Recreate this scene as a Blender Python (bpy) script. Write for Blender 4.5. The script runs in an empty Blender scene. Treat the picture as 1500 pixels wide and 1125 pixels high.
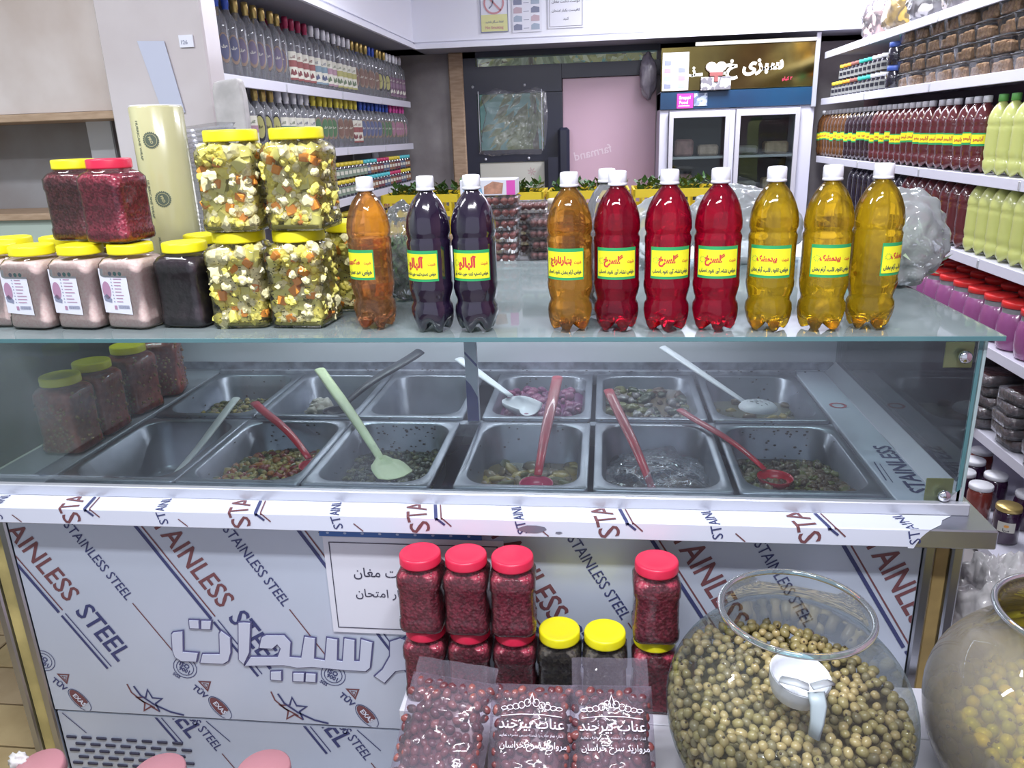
import bpy, bmesh, math, random
from mathutils import Vector, Matrix, noise
C = bpy.context.scene
COL = C.collection
R = random.Random(7)
PI = math.pi
# ---------------------------------------------------------------- camera, world, lights, exposure
CAM = bpy.data.cameras.new('camera'); cam = bpy.data.objects.new('camera', CAM); COL.objects.link(cam)
CAM.sensor_width = 36; CAM.lens = 36*1137/1500; CAM.clip_start = .02
Mw = Matrix(((0.99317739, -0.00426579, 0.11653527), (0.1121929, 0.30749166, -0.94491356), (-0.03180282, 0.95154121, 0.30587236)))
CP = Vector((0, 0, 1.58))
# rows above are the camera axes written in world coordinates, column by column
cam.matrix_world = Matrix.Translation(CP) @ Matrix(((0.99317739, -0.00426579, 0.11653527), (0.1121929, 0.30749166, -0.94491356), (-0.03180282, 0.95154121, 0.30587236))).to_4x4()
C.camera = cam
w = bpy.data.worlds.new('sky'); C.world = w; w.use_nodes = True
w.node_tree.nodes['Background'].inputs[0].default_value = (.80, .84, 1, 1)
w.node_tree.nodes['Background'].inputs[1].default_value = .62
def area(name, loc, sx, sy, power, col=(.93, .94, 1), rot=(0, 0, 0), disk=False):
    l = bpy.data.lights.new(name, 'AREA'); l.shape = 'ELLIPSE' if disk else 'RECTANGLE'
    l.size = sx; l.size_y = sy; l.energy = power; l.color = col
    o = bpy.data.objects.new(name, l); o.location = loc; o.rotation_euler = rot; COL.objects.link(o); return o
area('ceiling_tube', (-.2, .2, 2.86), 1.2, .16, 56)
area('ceiling_tube', (-.9, 3.3, 2.86), .3, 1.5, 24)
area('ceiling_tube', (-1.9, 1.2, 2.86), 1.0, .16, 26)  # added lamp, no fixture known here; lifts the left wall and jars
area('ceiling_tube', (.9, 3.6, 2.86), .3, 1.5, 33)
area('ceiling_spot', (.35, .55, 2.84), .16, .16, 16, disk=True)
area('ceiling_panel', (1.0, 5.35, 2.8), .7, .5, 46, rot=(math.radians(25), 0, 0))
area('case_fill', (-.35, 2.3, 1.172), 1.4, .02, 2.6)  # added fill lamp under the glass top, brightens pans and back panel
C.view_settings.view_transform = 'Standard'; C.view_settings.look = 'None'
C.view_settings.gamma = 1; C.view_settings.use_curve_mapping = False
C.view_settings.exposure = .32
C.cycles.max_bounces = 14; C.cycles.transparent_max_bounces = 40; C.cycles.transmission_bounces = 10
C.cycles.diffuse_bounces = 4; C.cycles.glossy_bounces = 4
C.cycles.caustics_refractive = False; C.cycles.caustics_reflective = False
C.cycles.sample_clamp_indirect = 4

# ---------------------------------------------------------------- materials
MC = {}
def _new(name):
    m = bpy.data.materials.new(name); m.use_nodes = True; MC[name] = m
    return m, m.node_tree.nodes, m.node_tree.links
def mat(name, col, rough=.5, metal=0, coat=0, noise_s=0, noise_a=.12, col2=None, bump=0, bump_s=60, emit=0, vor=False, spec=.5, sss=0, stretch=None):
    if name in MC: return MC[name]
    m, n, l = _new(name); b = n['Principled BSDF']
    b.inputs['Base Color'].default_value = (*col, 1); b.inputs['Roughness'].default_value = rough
    b.inputs['Metallic'].default_value = metal; b.inputs['Coat Weight'].default_value = coat
    b.inputs['Coat Roughness'].default_value = .06; b.inputs['Specular IOR Level'].default_value = spec
    if sss: b.inputs['Subsurface Weight'].default_value = sss; b.inputs['Subsurface Scale'].default_value = .01
    if emit: b.inputs['Emission Color'].default_value = (*col, 1); b.inputs['Emission Strength'].default_value = emit
    tc = n.new('ShaderNodeTexCoord'); src = tc.outputs['Object']
    if stretch:
        mp = n.new('ShaderNodeMapping'); mp.inputs['Scale'].default_value = stretch; l.new(src, mp.inputs[0]); src = mp.outputs[0]
    if noise_s:
        if vor:
            t = n.new('ShaderNodeTexVoronoi'); t.inputs['Scale'].default_value = noise_s; l.new(src, t.inputs['Vector'])
            sp = n.new('ShaderNodeSeparateColor'); l.new(t.outputs['Color'], sp.inputs[0]); fac = sp.outputs[0]
        else:
            t = n.new('ShaderNodeTexNoise'); t.inputs['Scale'].default_value = noise_s; t.inputs['Detail'].default_value = 5; l.new(src, t.inputs['Vector']); fac = t.outputs['Fac']
        rp = n.new('ShaderNodeValToRGB'); c2 = col2 or tuple(c*(1-noise_a*3) for c in col)
        rp.color_ramp.elements[0].position = .25 if vor else .35; rp.color_ramp.elements[1].position = .75 if vor else .65
        rp.color_ramp.elements[0].color = (*c2, 1); rp.color_ramp.elements[1].color = (*col, 1)
        l.new(fac, rp.inputs[0]); l.new(rp.outputs[0], b.inputs['Base Color'])
    if bump:
        t2 = n.new('ShaderNodeTexVoronoi' if vor else 'ShaderNodeTexNoise'); t2.inputs['Scale'].default_value = bump_s; l.new(src, t2.inputs['Vector'])
        bp = n.new('ShaderNodeBump'); bp.inputs['Strength'].default_value = bump; bp.inputs['Distance'].default_value = .004
        l.new(t2.outputs['Distance' if vor else 'Fac'], bp.inputs['Height']); l.new(bp.outputs[0], b.inputs['Normal'])
    return m
def thin(name, tint=(.93, .97, .96), haze=0, hazecol=(.8, .83, .88), gloss=1.0, edge=.35, edgecol=(.35, .45, .45), rough=.02, haze_noise=0, bump=0, bump_s=8, lo=0.0):
    """thin clear wall: see-through, Fresnel gloss, a little grime"""
    if name in MC: return MC[name]
    m, n, l = _new(name); n.remove(n['Principled BSDF']); out = n['Material Output']
    tr = n.new('ShaderNodeBsdfTransparent'); gl = n.new('ShaderNodeBsdfGlossy'); gl.inputs['Roughness'].default_value = rough
    lw = n.new('ShaderNodeLayerWeight'); lw.inputs['Blend'].default_value = .45
    mc = n.new('ShaderNodeMix'); mc.data_type = 'RGBA'
    pw = n.new('ShaderNodeMath'); pw.operation = 'POWER'; pw.inputs[1].default_value = 2.5; l.new(lw.outputs['Facing'], pw.inputs[0])
    ed = n.new('ShaderNodeMath'); ed.operation = 'MULTIPLY'; ed.inputs[1].default_value = edge; l.new(pw.outputs[0], ed.inputs[0])
    l.new(ed.outputs[0], mc.inputs['Factor']); mc.inputs['A'].default_value = (*tint, 1); mc.inputs['B'].default_value = (*edgecol, 1)
    l.new(mc.outputs['Result'], tr.inputs['Color'])
    fr = n.new('ShaderNodeFresnel'); fr.inputs['IOR'].default_value = 1.5
    fm = n.new('ShaderNodeMath'); fm.operation = 'MULTIPLY'; fm.inputs[1].default_value = gloss; l.new(fr.outputs[0], fm.inputs[0])
    mx = n.new('ShaderNodeMixShader'); l.new(fm.outputs[0], mx.inputs[0]); l.new(tr.outputs[0], mx.inputs[1]); l.new(gl.outputs[0], mx.inputs[2])
    last = mx
    tc = n.new('ShaderNodeTexCoord')
    if haze or haze_noise:
        df = n.new('ShaderNodeBsdfDiffuse'); df.inputs[0].default_value = (*hazecol, 1)
        m2 = n.new('ShaderNodeMixShader'); m2.inputs[0].default_value = haze
        l.new(mx.outputs[0], m2.inputs[1]); l.new(df.outputs[0], m2.inputs[2]); last = m2
        if haze_noise:
            t = n.new('ShaderNodeTexNoise'); t.inputs['Scale'].default_value = 3.2; t.inputs['Detail'].default_value = 6; l.new(tc.outputs['Object'], t.inputs['Vector'])
            r = n.new('ShaderNodeMapRange'); r.inputs[1].default_value = .4; r.inputs[2].default_value = .75; r.inputs[3].default_value = haze; r.inputs[4].default_value = haze+haze_noise
            l.new(t.outputs['Fac'], r.inputs[0]); l.new(r.outputs[0], m2.inputs[0])
    if bump:
        t2 = n.new('ShaderNodeTexNoise'); t2.inputs['Scale'].default_value = bump_s; t2.inputs['Detail'].default_value = 3; l.new(tc.outputs['Object'], t2.inputs['Vector'])
        bp = n.new('ShaderNodeBump'); bp.inputs['Strength'].default_value = bump; bp.inputs['Distance'].default_value = .02
        l.new(t2.outputs['Fac'], bp.inputs['Height']); l.new(bp.outputs[0], gl.inputs['Normal']); l.new(bp.outputs[0], fr.inputs['Normal'])
    l.new(last.outputs[0], out.inputs['Surface'])
    return m
def liquid(name, col, dcol=None, trans=.8, ior=1.25, clearcol=None):
    """PET bottle full of syrup: tinted refraction + a little scattering + surface gloss"""
    if name in MC: return MC[name]
    m, n, l = _new(name); n.remove(n['Principled BSDF']); out = n['Material Output']
    g = n.new('ShaderNodeBsdfRefraction'); g.inputs['Color'].default_value = (*col, 1); g.inputs['IOR'].default_value = ior; g.inputs['Roughness'].default_value = .03
    t = n.new('ShaderNodeBsdfTransparent'); t.inputs[0].default_value = (*[c**.9 for c in col], 1)
    m0 = n.new('ShaderNodeMixShader'); m0.inputs[0].default_value = .35; l.new(g.outputs[0], m0.inputs[1]); l.new(t.outputs[0], m0.inputs[2])
    d = n.new('ShaderNodeBsdfDiffuse'); d.inputs[0].default_value = (*(dcol or col), 1)
    tl = n.new('ShaderNodeBsdfTranslucent'); tl.inputs[0].default_value = (*(dcol or col), 1)
    ad = n.new('ShaderNodeMixShader'); l.new(d.outputs[0], ad.inputs[1]); l.new(tl.outputs[0], ad.inputs[2])
    m1 = n.new('ShaderNodeMixShader'); m1.inputs[0].default_value = 1-trans; l.new(m0.outputs[0], m1.inputs[1]); l.new(ad.outputs[0], m1.inputs[2])
    gl = n.new('ShaderNodeBsdfGlossy'); gl.inputs['Roughness'].default_value = .05
    lw = n.new('ShaderNodeLayerWeight'); lw.inputs[0].default_value = .25
    mp = n.new('ShaderNodeMath'); mp.operation = 'MULTIPLY_ADD'; mp.inputs[1].default_value = .75; mp.inputs[2].default_value = .03; l.new(lw.outputs['Fresnel'], mp.inputs[0])
    m2 = n.new('ShaderNodeMixShader'); l.new(mp.outputs[0], m2.inputs[0]); l.new(m1.outputs[0], m2.inputs[1]); l.new(gl.outputs[0], m2.inputs[2])
    l.new(m2.outputs[0], out.inputs['Surface'])
    return m
WHITE = mat('white_plastic', (.80, .81, .86), .35)
CAPW = mat('cap_white', (.85, .86, .93), .35)
YEL = mat('yellow_lid', (.88, .80, .015), .38, noise_s=0)
REDL = mat('red_lid', (.70, .025, .075), .35)
STEEL = mat('brushed_steel', (.55, .58, .64), .3, 1, noise_s=3, noise_a=.05)
PANST = mat('pan_steel', (.38, .40, .46), .33, .85, noise_s=9, noise_a=.08)
ALU = mat('aluminium_profile', (.62, .64, .70), .4, .6)
FILM = mat('white_film_on_steel', (.60, .67, .80), .32, .15, noise_s=1.5, noise_a=.03, bump=.03, bump_s=4)
FILMW = mat('white_film', (.72, .76, .88), .35)
NAVY = mat('navy_print', (.05, .06, .17), .5)
BROWN = mat('brown_print', (.18, .07, .08), .5)
BLK = mat('black_plastic', (.02, .02, .03), .4)
GREYD = mat('dark_grey', (.10, .10, .12), .5)
SHELFM = mat('shelf_white', (.66, .66, .76), .4)
GLASS = thin('clear_glass_pane', (.90, .95, .94), haze=.0, gloss=.9)
GLASSF = thin('smeared_front_glass', (.86, .91, .92), haze=.012, gloss=.55, haze_noise=.075, hazecol=(.75, .80, .95))
GLASST = thin('hazy_top_glass', (.84, .93, .91), haze=.18, gloss=1.0, haze_noise=.08, hazecol=(.72, .84, .86), rough=.04)  # milky veil with soft patches mixed into the pane
EDGE = mat('green_glass_edge', (.08, .20, .22), .15, 0, coat=1)
CLEARB = thin('clear_bottle', (.90, .92, .95), haze=.17, edge=.8, edgecol=(.35, .37, .42), gloss=1.4, hazecol=(.68, .69, .74))
CLEARJ = thin('clear_jar', (.98, .98, .95), haze=.01, edge=.3, edgecol=(.7, .7, .5), gloss=.9, bump=.06, bump_s=25)
TRAYC = thin('clear_tray', (.93, .93, .94), haze=.05, edge=.35, gloss=.8, bump=.1, bump_s=30)
POLY = thin('polythene', (.90, .90, .92), haze=.10, edge=.25, gloss=1.6, rough=.1, bump=.9, bump_s=14, hazecol=(.75, .75, .82))
POLYW = thin('milky_polythene', (.86, .90, .90), haze=.30, edge=.3, gloss=1.7, rough=.10, bump=1.0, bump_s=16, hazecol=(.85, .90, .92))
BOWLG = thin('bowl_glass', (.95, .98, .98), haze=.02, edge=.6, edgecol=(.50, .62, .62), gloss=.55, haze_noise=.06, hazecol=(.72, .78, .80))
BOWLF = thin('fogged_bowl_glass', (.85, .86, .78), haze=.19, edge=.45, edgecol=(.6, .62, .52), gloss=1.0, haze_noise=.16, hazecol=(.74, .68, .60))

# ---------------------------------------------------------------- mesh builder
class MB:
    def __init__(s): s.v = []; s.f = []; s.m = []; s.sm = []
    def add(s, v, f, mi=0, sm=False):
        o = len(s.v); s.v += [tuple(p) for p in v]
        for q in f: s.f.append([i+o for i in q]); s.m.append(mi); s.sm.append(sm)
        return s
    def box(s, x0, x1, y0, y1, z0, z1, mi=0):
        v = [(x, y, z) for z in (z0, z1) for y in (y0, y1) for x in (x0, x1)]
        return s.add(v, [(0, 2, 3, 1), (4, 5, 7, 6), (0, 1, 5, 4), (2, 6, 7, 3), (0, 4, 6, 2), (1, 3, 7, 5)], mi)
    def bbox(s, x0, x1, y0, y1, z0, z1, b=.002, mi=0):
        """box with bevelled edges"""
        a = min(b, (x1-x0)/2.1, (y1-y0)/2.1, (z1-z0)/2.1); rings = []
        def ring(i, z): 
            return [(x0+i, y0+a, z), (x0+a, y0+i, z), (x1-a, y0+i, z), (x1-i, y0+a, z), (x1-i, y1-a, z), (x1-a, y1-i, z), (x0+a, y1-i, z), (x0+i, y1-a, z)]
        def small(z): return [(x0+a, y0+a, z)]*2+[(x1-a, y0+a, z)]*2+[(x1-a, y1-a, z)]*2+[(x0+a, y1-a, z)]*2
        r1 = ring(0, z0+a); r2 = ring(0, z1-a); b0 = ring(a*.99, z0); t0 = ring(a*.99, z1)
        return s.loft([b0, r1, r2, t0], mi, cap0=True, cap1=True, sm=False)
    def loft(s, rings, mi=0, cap0=False, cap1=False, sm=True, closed=True):
        n = len(rings[0]); v = [p for r in rings for p in r]; f = []
        for i in range(len(rings)-1):
            for j in range(n if closed else n-1):
                k = (j+1) % n; f.append((i*n+j, i*n+k, (i+1)*n+k, (i+1)*n+j))
        if cap0: f.append(tuple(range(n-1, -1, -1)))
        if cap1: f.append(tuple((len(rings)-1)*n+j for j in range(n)))
        return s.add(v, f, mi, sm)
    def lathe(s, prof, seg=16, mi=0, c=(0, 0), cap0=False, cap1=False, mod=None, sm=True):
        rings = []
        for r, z in prof:
            ring = []
            for j in range(seg):
                a = 2*PI*j/seg; rr, zz = (r, z) if mod is None else mod(r, z, a)
                ring.append((c[0]+rr*math.cos(a), c[1]+rr*math.sin(a), zz))
            rings.append(ring)
        return s.loft(rings, mi, cap0, cap1, sm)
    def tube(s, pts, rad, seg=8, mi=0, flat=1.0, caps=True):
        pts = [Vector(p) for p in pts]; rings = []
        for i, p in enumerate(pts):
            d = (pts[min(i+1, len(pts)-1)]-pts[max(i-1, 0)]).normalized()
            u = d.cross(Vector((0, 0, 1))); u = Vector((1, 0, 0)) if u.length < 1e-3 else u.normalized(); vv = u.cross(d)
            r = rad[i] if isinstance(rad, (list, tuple)) else rad
            rings.append([tuple(p+u*r*math.cos(2*PI*j/seg)+vv*r*flat*math.sin(2*PI*j/seg)) for j in range(seg)])
        return s.loft(rings, mi, caps, caps)
    def blob(s, c, r, mi=0, sub=1, amp=0, seed=0, rot=None, sm=True):
        V, F = ICO[sub]; M = rot or Matrix.Identity(3); out = []
        for p in V:
            k = 1+(amp*noise.noise(Vector(p)*2.2+Vector((seed, seed*1.7, 3))) if amp else 0)
            q = M @ Vector((p[0]*r[0]*k, p[1]*r[1]*k, p[2]*r[2]*k)); out.append((c[0]+q.x, c[1]+q.y, c[2]+q.z))
        return s.add(out, F, mi, sm)
    def mesh(s, name, mats):
        me = bpy.data.meshes.new(name); me.from_pydata(s.v, [], s.f)
        me.polygons.foreach_set('material_index', s.m); me.polygons.foreach_set('use_smooth', s.sm)
        for m in (mats if isinstance(mats, (list, tuple)) else [mats]): me.materials.append(m)
        me.update(); return me
def ico(sub):
    t = (1+5**.5)/2
    v = [Vector(p).normalized() for p in [(-1, t, 0), (1, t, 0), (-1, -t, 0), (1, -t, 0), (0, -1, t), (0, 1, t), (0, -1, -t), (0, 1, -t), (t, 0, -1), (t, 0, 1), (-t, 0, -1), (-t, 0, 1)]]
    f = [(0, 11, 5), (0, 5, 1), (0, 1, 7), (0, 7, 10), (0, 10, 11), (1, 5, 9), (5, 11, 4), (11, 10, 2), (10, 7, 6), (7, 1, 8), (3, 9, 4), (3, 4, 2), (3, 2, 6), (3, 6, 8), (3, 8, 9), (4, 9, 5), (2, 4, 11), (6, 2, 10), (8, 6, 7), (9, 8, 1)]
    for _ in range(sub):
        mid = {}; nf = []
        def g(a, b):
            k = (min(a, b), max(a, b))
            if k not in mid: mid[k] = len(v); v.append(((v[a]+v[b])/2).normalized())
            return mid[k]
        for a, b, c in f:
            x, y, z = g(a, b), g(b, c), g(c, a); nf += [(a, x, z), (b, y, x), (c, z, y), (x, y, z)]
        f = nf
    return [tuple(p) for p in v], f
ICO = {i: ico(i) for i in range(5)}
def rrect(w, d, r, z, n=4, cx=0, cy=0):
    out = []
    for (sx, sy, a0) in ((1, 1, 0), (-1, 1, 90), (-1, -1, 180), (1, -1, 270)):
        for k in range(n+1):
            a = math.radians(a0+90*k/n); out.append((cx+sx*(w/2-r)+r*math.cos(a), cy+sy*(d/2-r)+r*math.sin(a), z))
    return out

# ---------------------------------------------------------------- object helpers
def link(name, me, parent=None, loc=None, rot=None, mats=None):
    o = bpy.data.objects.new(name, me); COL.objects.link(o)
    if parent: o.parent = parent
    if loc is not None: o.location = loc
    if rot is not None: o.rotation_euler = rot
    if mats:
        for i, m in mats.items(): o.material_slots[i].link = 'OBJECT'; o.material_slots[i].material = m
    return o
def tag(o, label, cat, group=None, kind=None):
    o['label'] = label; o['category'] = cat
    if group: o['group'] = group
    if kind: o['kind'] = kind
    return o
def thing(name, label, cat, loc=(0, 0, 0), rz=0, group=None, rot=None):
    o = bpy.data.objects.new(name, None); COL.objects.link(o); o.empty_display_size = .05
    o.location = loc; o.rotation_euler = rot if rot else (0, 0, rz)
    return tag(o, label, cat, group)
def struct(name, mb, m, label=None, cat=None):
    o = link(name, mb.mesh(name, m)); o['kind'] = 'structure'
    o['label'] = label or name.replace('_', ' '); o['category'] = cat or name.split('_')[0]
    return o
def boxo(name, dims, m, parent=None, b=.002, mats=None):
    return link(name, MB().bbox(*dims, b=b).mesh(name, m), parent)
ORD = ['nearest', 'second', 'third', 'fourth', 'fifth', 'sixth', 'seventh', 'eighth', 'ninth', 'tenth', 'eleventh', 'twelfth', 'thirteenth', 'fourteenth', 'fifteenth', 'sixteenth', 'seventeenth', 'eighteenth', 'nineteenth', 'twentieth'] + ['twenty-'+x for x in ('first', 'second', 'third', 'fourth', 'fifth', 'sixth', 'seventh', 'eighth', 'ninth')] + ['thirtieth'] + ['thirty-'+x for x in ('first', 'second', 'third', 'fourth', 'fifth', 'sixth', 'seventh', 'eighth', 'ninth')]+['fortieth']+['forty-'+x for x in ('first', 'second', 'third')]

# ---------------------------------------------------------------- lettering (built as flat meshes)
SH = {}
for ch, a, n in [('ا', 0xFE8D, 2), ('آ', 0xFE81, 2), ('ب', 0xFE8F, 4), ('پ', 0xFB56, 4), ('ت', 0xFE95, 4), ('ج', 0xFE9D, 4), ('ح', 0xFEA1, 4), ('خ', 0xFEA5, 4), ('د', 0xFEA9, 2), ('ر', 0xFEAD, 2), ('ز', 0xFEAF, 2), ('س', 0xFEB1, 4), ('ش', 0xFEB5, 4), ('ص', 0xFEB9, 4), ('ض', 0xFEBD, 4), ('ط', 0xFEC1, 4), ('ع', 0xFEC9, 4), ('غ', 0xFECD, 4), ('ف', 0xFED1, 4), ('ق', 0xFED5, 4), ('ک', 0xFB8E, 4), ('گ', 0xFB92, 4), ('ل', 0xFEDD, 4), ('م', 0xFEE1, 4), ('ن', 0xFEE5, 4), ('ه', 0xFEE9, 4), ('و', 0xFEED, 2), ('ی', 0xFBFC, 4)]:
    SH[ch] = (a, n)
def fa(s):
    out = []
    for i, ch in enumerate(s):
        if ch not in SH: out.append(ch); continue
        a, n = SH[ch]
        prev = i > 0 and s[i-1] in SH and SH[s[i-1]][1] == 4
        nxt = n == 4 and i+1 < len(s) and s[i+1] in SH
        k = (3 if prev and nxt else 2 if nxt else 1 if prev else 0); out.append(chr(a+k))
    return ''.join(reversed(out))
TX = {}
def text(s, bold=0.0, shear=0.0, res=2):
    """returns verts, faces of a string with unit width-normalised box: (verts, faces, width, height)"""
    k = (s, bold, shear, res)
    if k in TX: return TX[k]
    cu = bpy.data.curves.new('t', 'FONT'); cu.body = fa(s) if any(c in SH for c in s) else s
    cu.size = 1; cu.offset = bold; cu.shear = shear; cu.resolution_u = res
    o = bpy.data.objects.new('t', cu); me = bpy.data.meshes.new_from_object(o)
    v = [tuple(p.co) for p in me.vertices]; f = [tuple(p.vertices) for p in me.polygons]
    bpy.data.objects.remove(o); bpy.data.curves.remove(cu); bpy.data.meshes.remove(me)
    xs = [p[0] for p in v]; ys = [p[1] for p in v]; x0, x1, y0, y1 = min(xs), max(xs), min(ys), max(ys)
    v = [(p[0]-x0, p[1]-y0) for p in v]
    TX[k] = (v, f, x1-x0, y1-y0); return TX[k]
def put(mb, s, fn, w=None, h=None, ox=0, oy=0, mi=0, bold=0.0, shear=0.0, centre=True, res=2, mirror=False, ang=0):
    """lay string on a surface: fn(u, v) -> xyz; w or h gives its size"""
    v, f, W, H = text(s, bold, shear, res); k = w/W if w else h/H
    ca, sa = math.cos(ang), math.sin(ang); out = []
    for x, y in v:
        a = (x-(W/2 if centre else 0))*k*(-1 if mirror else 1); b = (y-(H/2 if centre else 0))*k
        out.append(fn(ox+a*ca-b*sa, oy+a*sa+b*ca))
    mb.add(out, f, mi)
def poly(mb, pts, fn, mi=0):
    mb.add([fn(*p) for p in pts], [tuple(range(len(pts)))], mi)
def stroke(mb, pts, wd, fn, mi=0, closed=False):
    P = [Vector(p) for p in pts]; n = len(P); L = []; Rr = []
    for i in range(n):
        a = P[(i-1) % n] if closed or i > 0 else P[i]; b = P[(i+1) % n] if closed or i < n-1 else P[i]
        d1 = (P[i]-a).normalized() if (P[i]-a).length > 1e-9 else (b-P[i]).normalized(); d2 = (b-P[i]).normalized() if (b-P[i]).length > 1e-9 else d1
        t = (d1+d2); t = t.normalized() if t.length > 1e-6 else d1; nn = Vector((-t.y, t.x)); c = max(.5, t.dot(d1))
        L.append(P[i]+nn*wd/2/c); Rr.append(P[i]-nn*wd/2/c)
    v = [fn(*p) for p in L]+[fn(*p) for p in Rr]
    mb.add(v, [(i, (i+1) % n, n+(i+1) % n, n+i) for i in range(n if closed else n-1)], mi)
def vfn(y):  # upright plane facing the camera at depth y
    return lambda u, v: (u, y, v)

# ================================================================ ROOM
MARB = mat('beige_marble', (.66, .60, .58), .35, noise_s=2.6, col2=(.50, .42, .38), bump=.05, bump_s=5)
PILM = mat('pillar_marble', (.68, .64, .66), .14, noise_s=1.8, col2=(.56, .51, .52))
CONC = mat('bare_concrete', (.36, .34, .35), .8, noise_s=3.5, col2=(.24, .22, .23), bump=.3, bump_s=12)
WOODS = mat('raw_wood', (.50, .36, .25), .6, noise_s=12, col2=(.38, .26, .17), stretch=(1, 6, 6))
NICHE = mat('niche_grey', (.34, .34, .36), .6, noise_s=2, col2=(.22, .17, .15))
GRN = mat('pale_green_wall', (.46, .55, .49), .6)
CEIL = mat('ceiling_white', (.74, .75, .80), .6)
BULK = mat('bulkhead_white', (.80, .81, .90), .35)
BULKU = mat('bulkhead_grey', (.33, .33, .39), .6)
BLKF = mat('black_frame', (.025, .028, .05), .35)
PINK = mat('pink_board', (.62, .42, .52), .25, coat=.3)
RWALL = mat('plum_wall', (.34, .20, .24), .7)
f = struct('floor', MB().box(-3, 2, -1.8, 6.6, -.06, -.012), mat('grout', (.10, .08, .06), .8))
TILE = [mat('floor_tile_ochre', (.36, .27, .14), .4, noise_s=6, col2=(.27, .19, .09)), mat('floor_tile_brown', (.30, .22, .13), .4, noise_s=6, col2=(.22, .15, .08))]
tme = MB().bbox(-.296, .296, -.077, .077, -.012, 0, b=.003).mesh('floor_tile', TILE[0])
for i in range(12):
    for j in range(3):
        o = link('floor_tile', tme, f, (-2.6+j*.6+(i % 2)*.3, .86+i*.16, 0), mats={0: TILE[(i+j) % 2]})
struct('floor_slab', MB().box(-1.3, 2, -1.8, 6.6, -.012, -.002), mat('floor_grey', (.30, .28, .28), .5))
struct('ceiling', MB().box(-3, 2, -1.8, 6.6, 2.95, 3.0), CEIL)
struct('wall_left', MB().box(-1.95, -1.85, 2.9, 6.6, 0, 2.95), CEIL)
struct('wall_far_left', MB().box(-3.0, -2.9, -1.8, 3.1, 0, 2.95), GRN)
struct('wall_right', MB().box(1.95, 2.05, -1.8, 6.6, 0, 2.95), RWALL)
n_ = struct('wall_niche', MB().box(-2.9, -1.66, 2.7, 3.1, 1.705, 2.95, 0).box(-2.9, -1.66, 2.95, 3.1, 1.30, 1.71, 1).box(-2.9, -1.66, 2.7, 3.1, 0, 1.335, 2), [MARB, NICHE, GRN])
link('wooden_strip', MB().bbox(-2.9, -1.665, 2.68, 2.95, 1.677, 1.703).mesh('wooden_strip', WOODS), n_)
link('wooden_strip', MB().bbox(-2.9, -1.665, 2.68, 2.95, 1.336, 1.360).mesh('wooden_strip', WOODS), n_)
struct('wall_pillar', MB().bbox(-1.66, -1.292, 2.62, 2.73, 0, 2.95, b=.006).box(-1.95, -1.6, 2.96, 3.1, 0, 2.95).box(-1.66, -1.65, 2.70, 2.97, 0, 2.95), PILM)
# bulkheads under the ceiling with their moulding
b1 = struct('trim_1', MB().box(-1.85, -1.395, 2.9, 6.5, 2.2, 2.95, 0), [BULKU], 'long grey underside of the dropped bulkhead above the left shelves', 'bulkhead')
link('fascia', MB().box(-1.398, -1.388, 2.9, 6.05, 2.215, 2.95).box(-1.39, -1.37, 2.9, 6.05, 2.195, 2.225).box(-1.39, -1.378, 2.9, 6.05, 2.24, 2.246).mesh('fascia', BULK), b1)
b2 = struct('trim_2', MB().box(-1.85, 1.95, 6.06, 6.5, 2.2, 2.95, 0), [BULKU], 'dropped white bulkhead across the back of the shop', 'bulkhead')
link('fascia', MB().box(-1.39, 1.95, 6.05, 6.062, 2.215, 2.95).box(-1.39, 1.95, 6.035, 6.06, 2.195, 2.225).box(-1.39, 1.95, 6.04, 6.06, 2.24, 2.246).mesh('fascia', BULK), b2)
# back wall around the openings
wb = struct('wall_back', MB().box(-1.85, -1.215, 6.5, 6.6, 0, 2.2, 0).box(-1.075, 1.95, 6.5, 6.6, 2.165, 2.3, 0).box(.40, 1.95, 6.5, 6.6, 0, 2.2, 0).box(-1.085, -.3, 6.5, 6.6, 0, .9, 0).box(-.35, .45, 6.56, 6.6, 0, 2.0, 0), CONC)
link('post', MB().bbox(-1.215, -1.10, 6.44, 6.6, 0, 2.2, b=.01).mesh('post', WOODS), wb)
wf = struct('window_1', MB().box(-1.10, -1.0, 6.46, 6.6, 0, 2.2).box(-1.0, -.33, 6.46, 6.6, 1.89, 2.09).box(-1.0, -.47, 6.46, 6.6, 1.37, 1.462).box(-.475, -.325, 6.455, 6.6, .9, 1.885).box(-.328, .42, 6.465, 6.56, 1.985, 2.089).box(-1.1, .42, 6.46, 6.6, 2.155, 2.2).bbox(-.36, -.27, 6.36, 6.46, 1.15, 1.62, b=.02).box(-.44, -.33, 6.38, 6.46, .95, 1.4), BLKF, 'black framed opening with a tree outside in the back wall', 'window')
link('frame_edge', MB().box(-.99, -.985, 6.45, 6.46, 1.45, 1.91).box(-.49, -.485, 6.45, 6.46, 1.45, 1.91).mesh('frame_edge', ALU), wf)
link('pane', MB().box(-1.06, .40, 6.5, 6.505, 2.09, 2.16).box(-1.0, -.48, 6.5, 6.505, 1.46, 1.89).mesh('pane', GLASS), wf)
mb = MB()
scr = [(-.97, 1.87), (-.85, 1.93), (-.68, 1.89), (-.52, 1.93), (-.45, 1.88), (-.44, 1.7), (-.46, 1.5), (-.50, 1.42), (-.7, 1.43), (-.9, 1.42), (-1.0, 1.44), (-.97, 1.6), (-.93, 1.75)]
rings = [[(x, 6.45, z) for x, z in scr], [(-.72+(x+.72)*.93, 6.435, 1.67+(z-1.67)*.93) for x, z in scr], [(-.72+(x+.72)*.72, 6.445, 1.67+(z-1.67)*.72) for x, z in scr]]
mb.loft(rings, cap1=True)
link('plastic_sheet', mb.mesh('plastic_sheet', POLY), wf)
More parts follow.
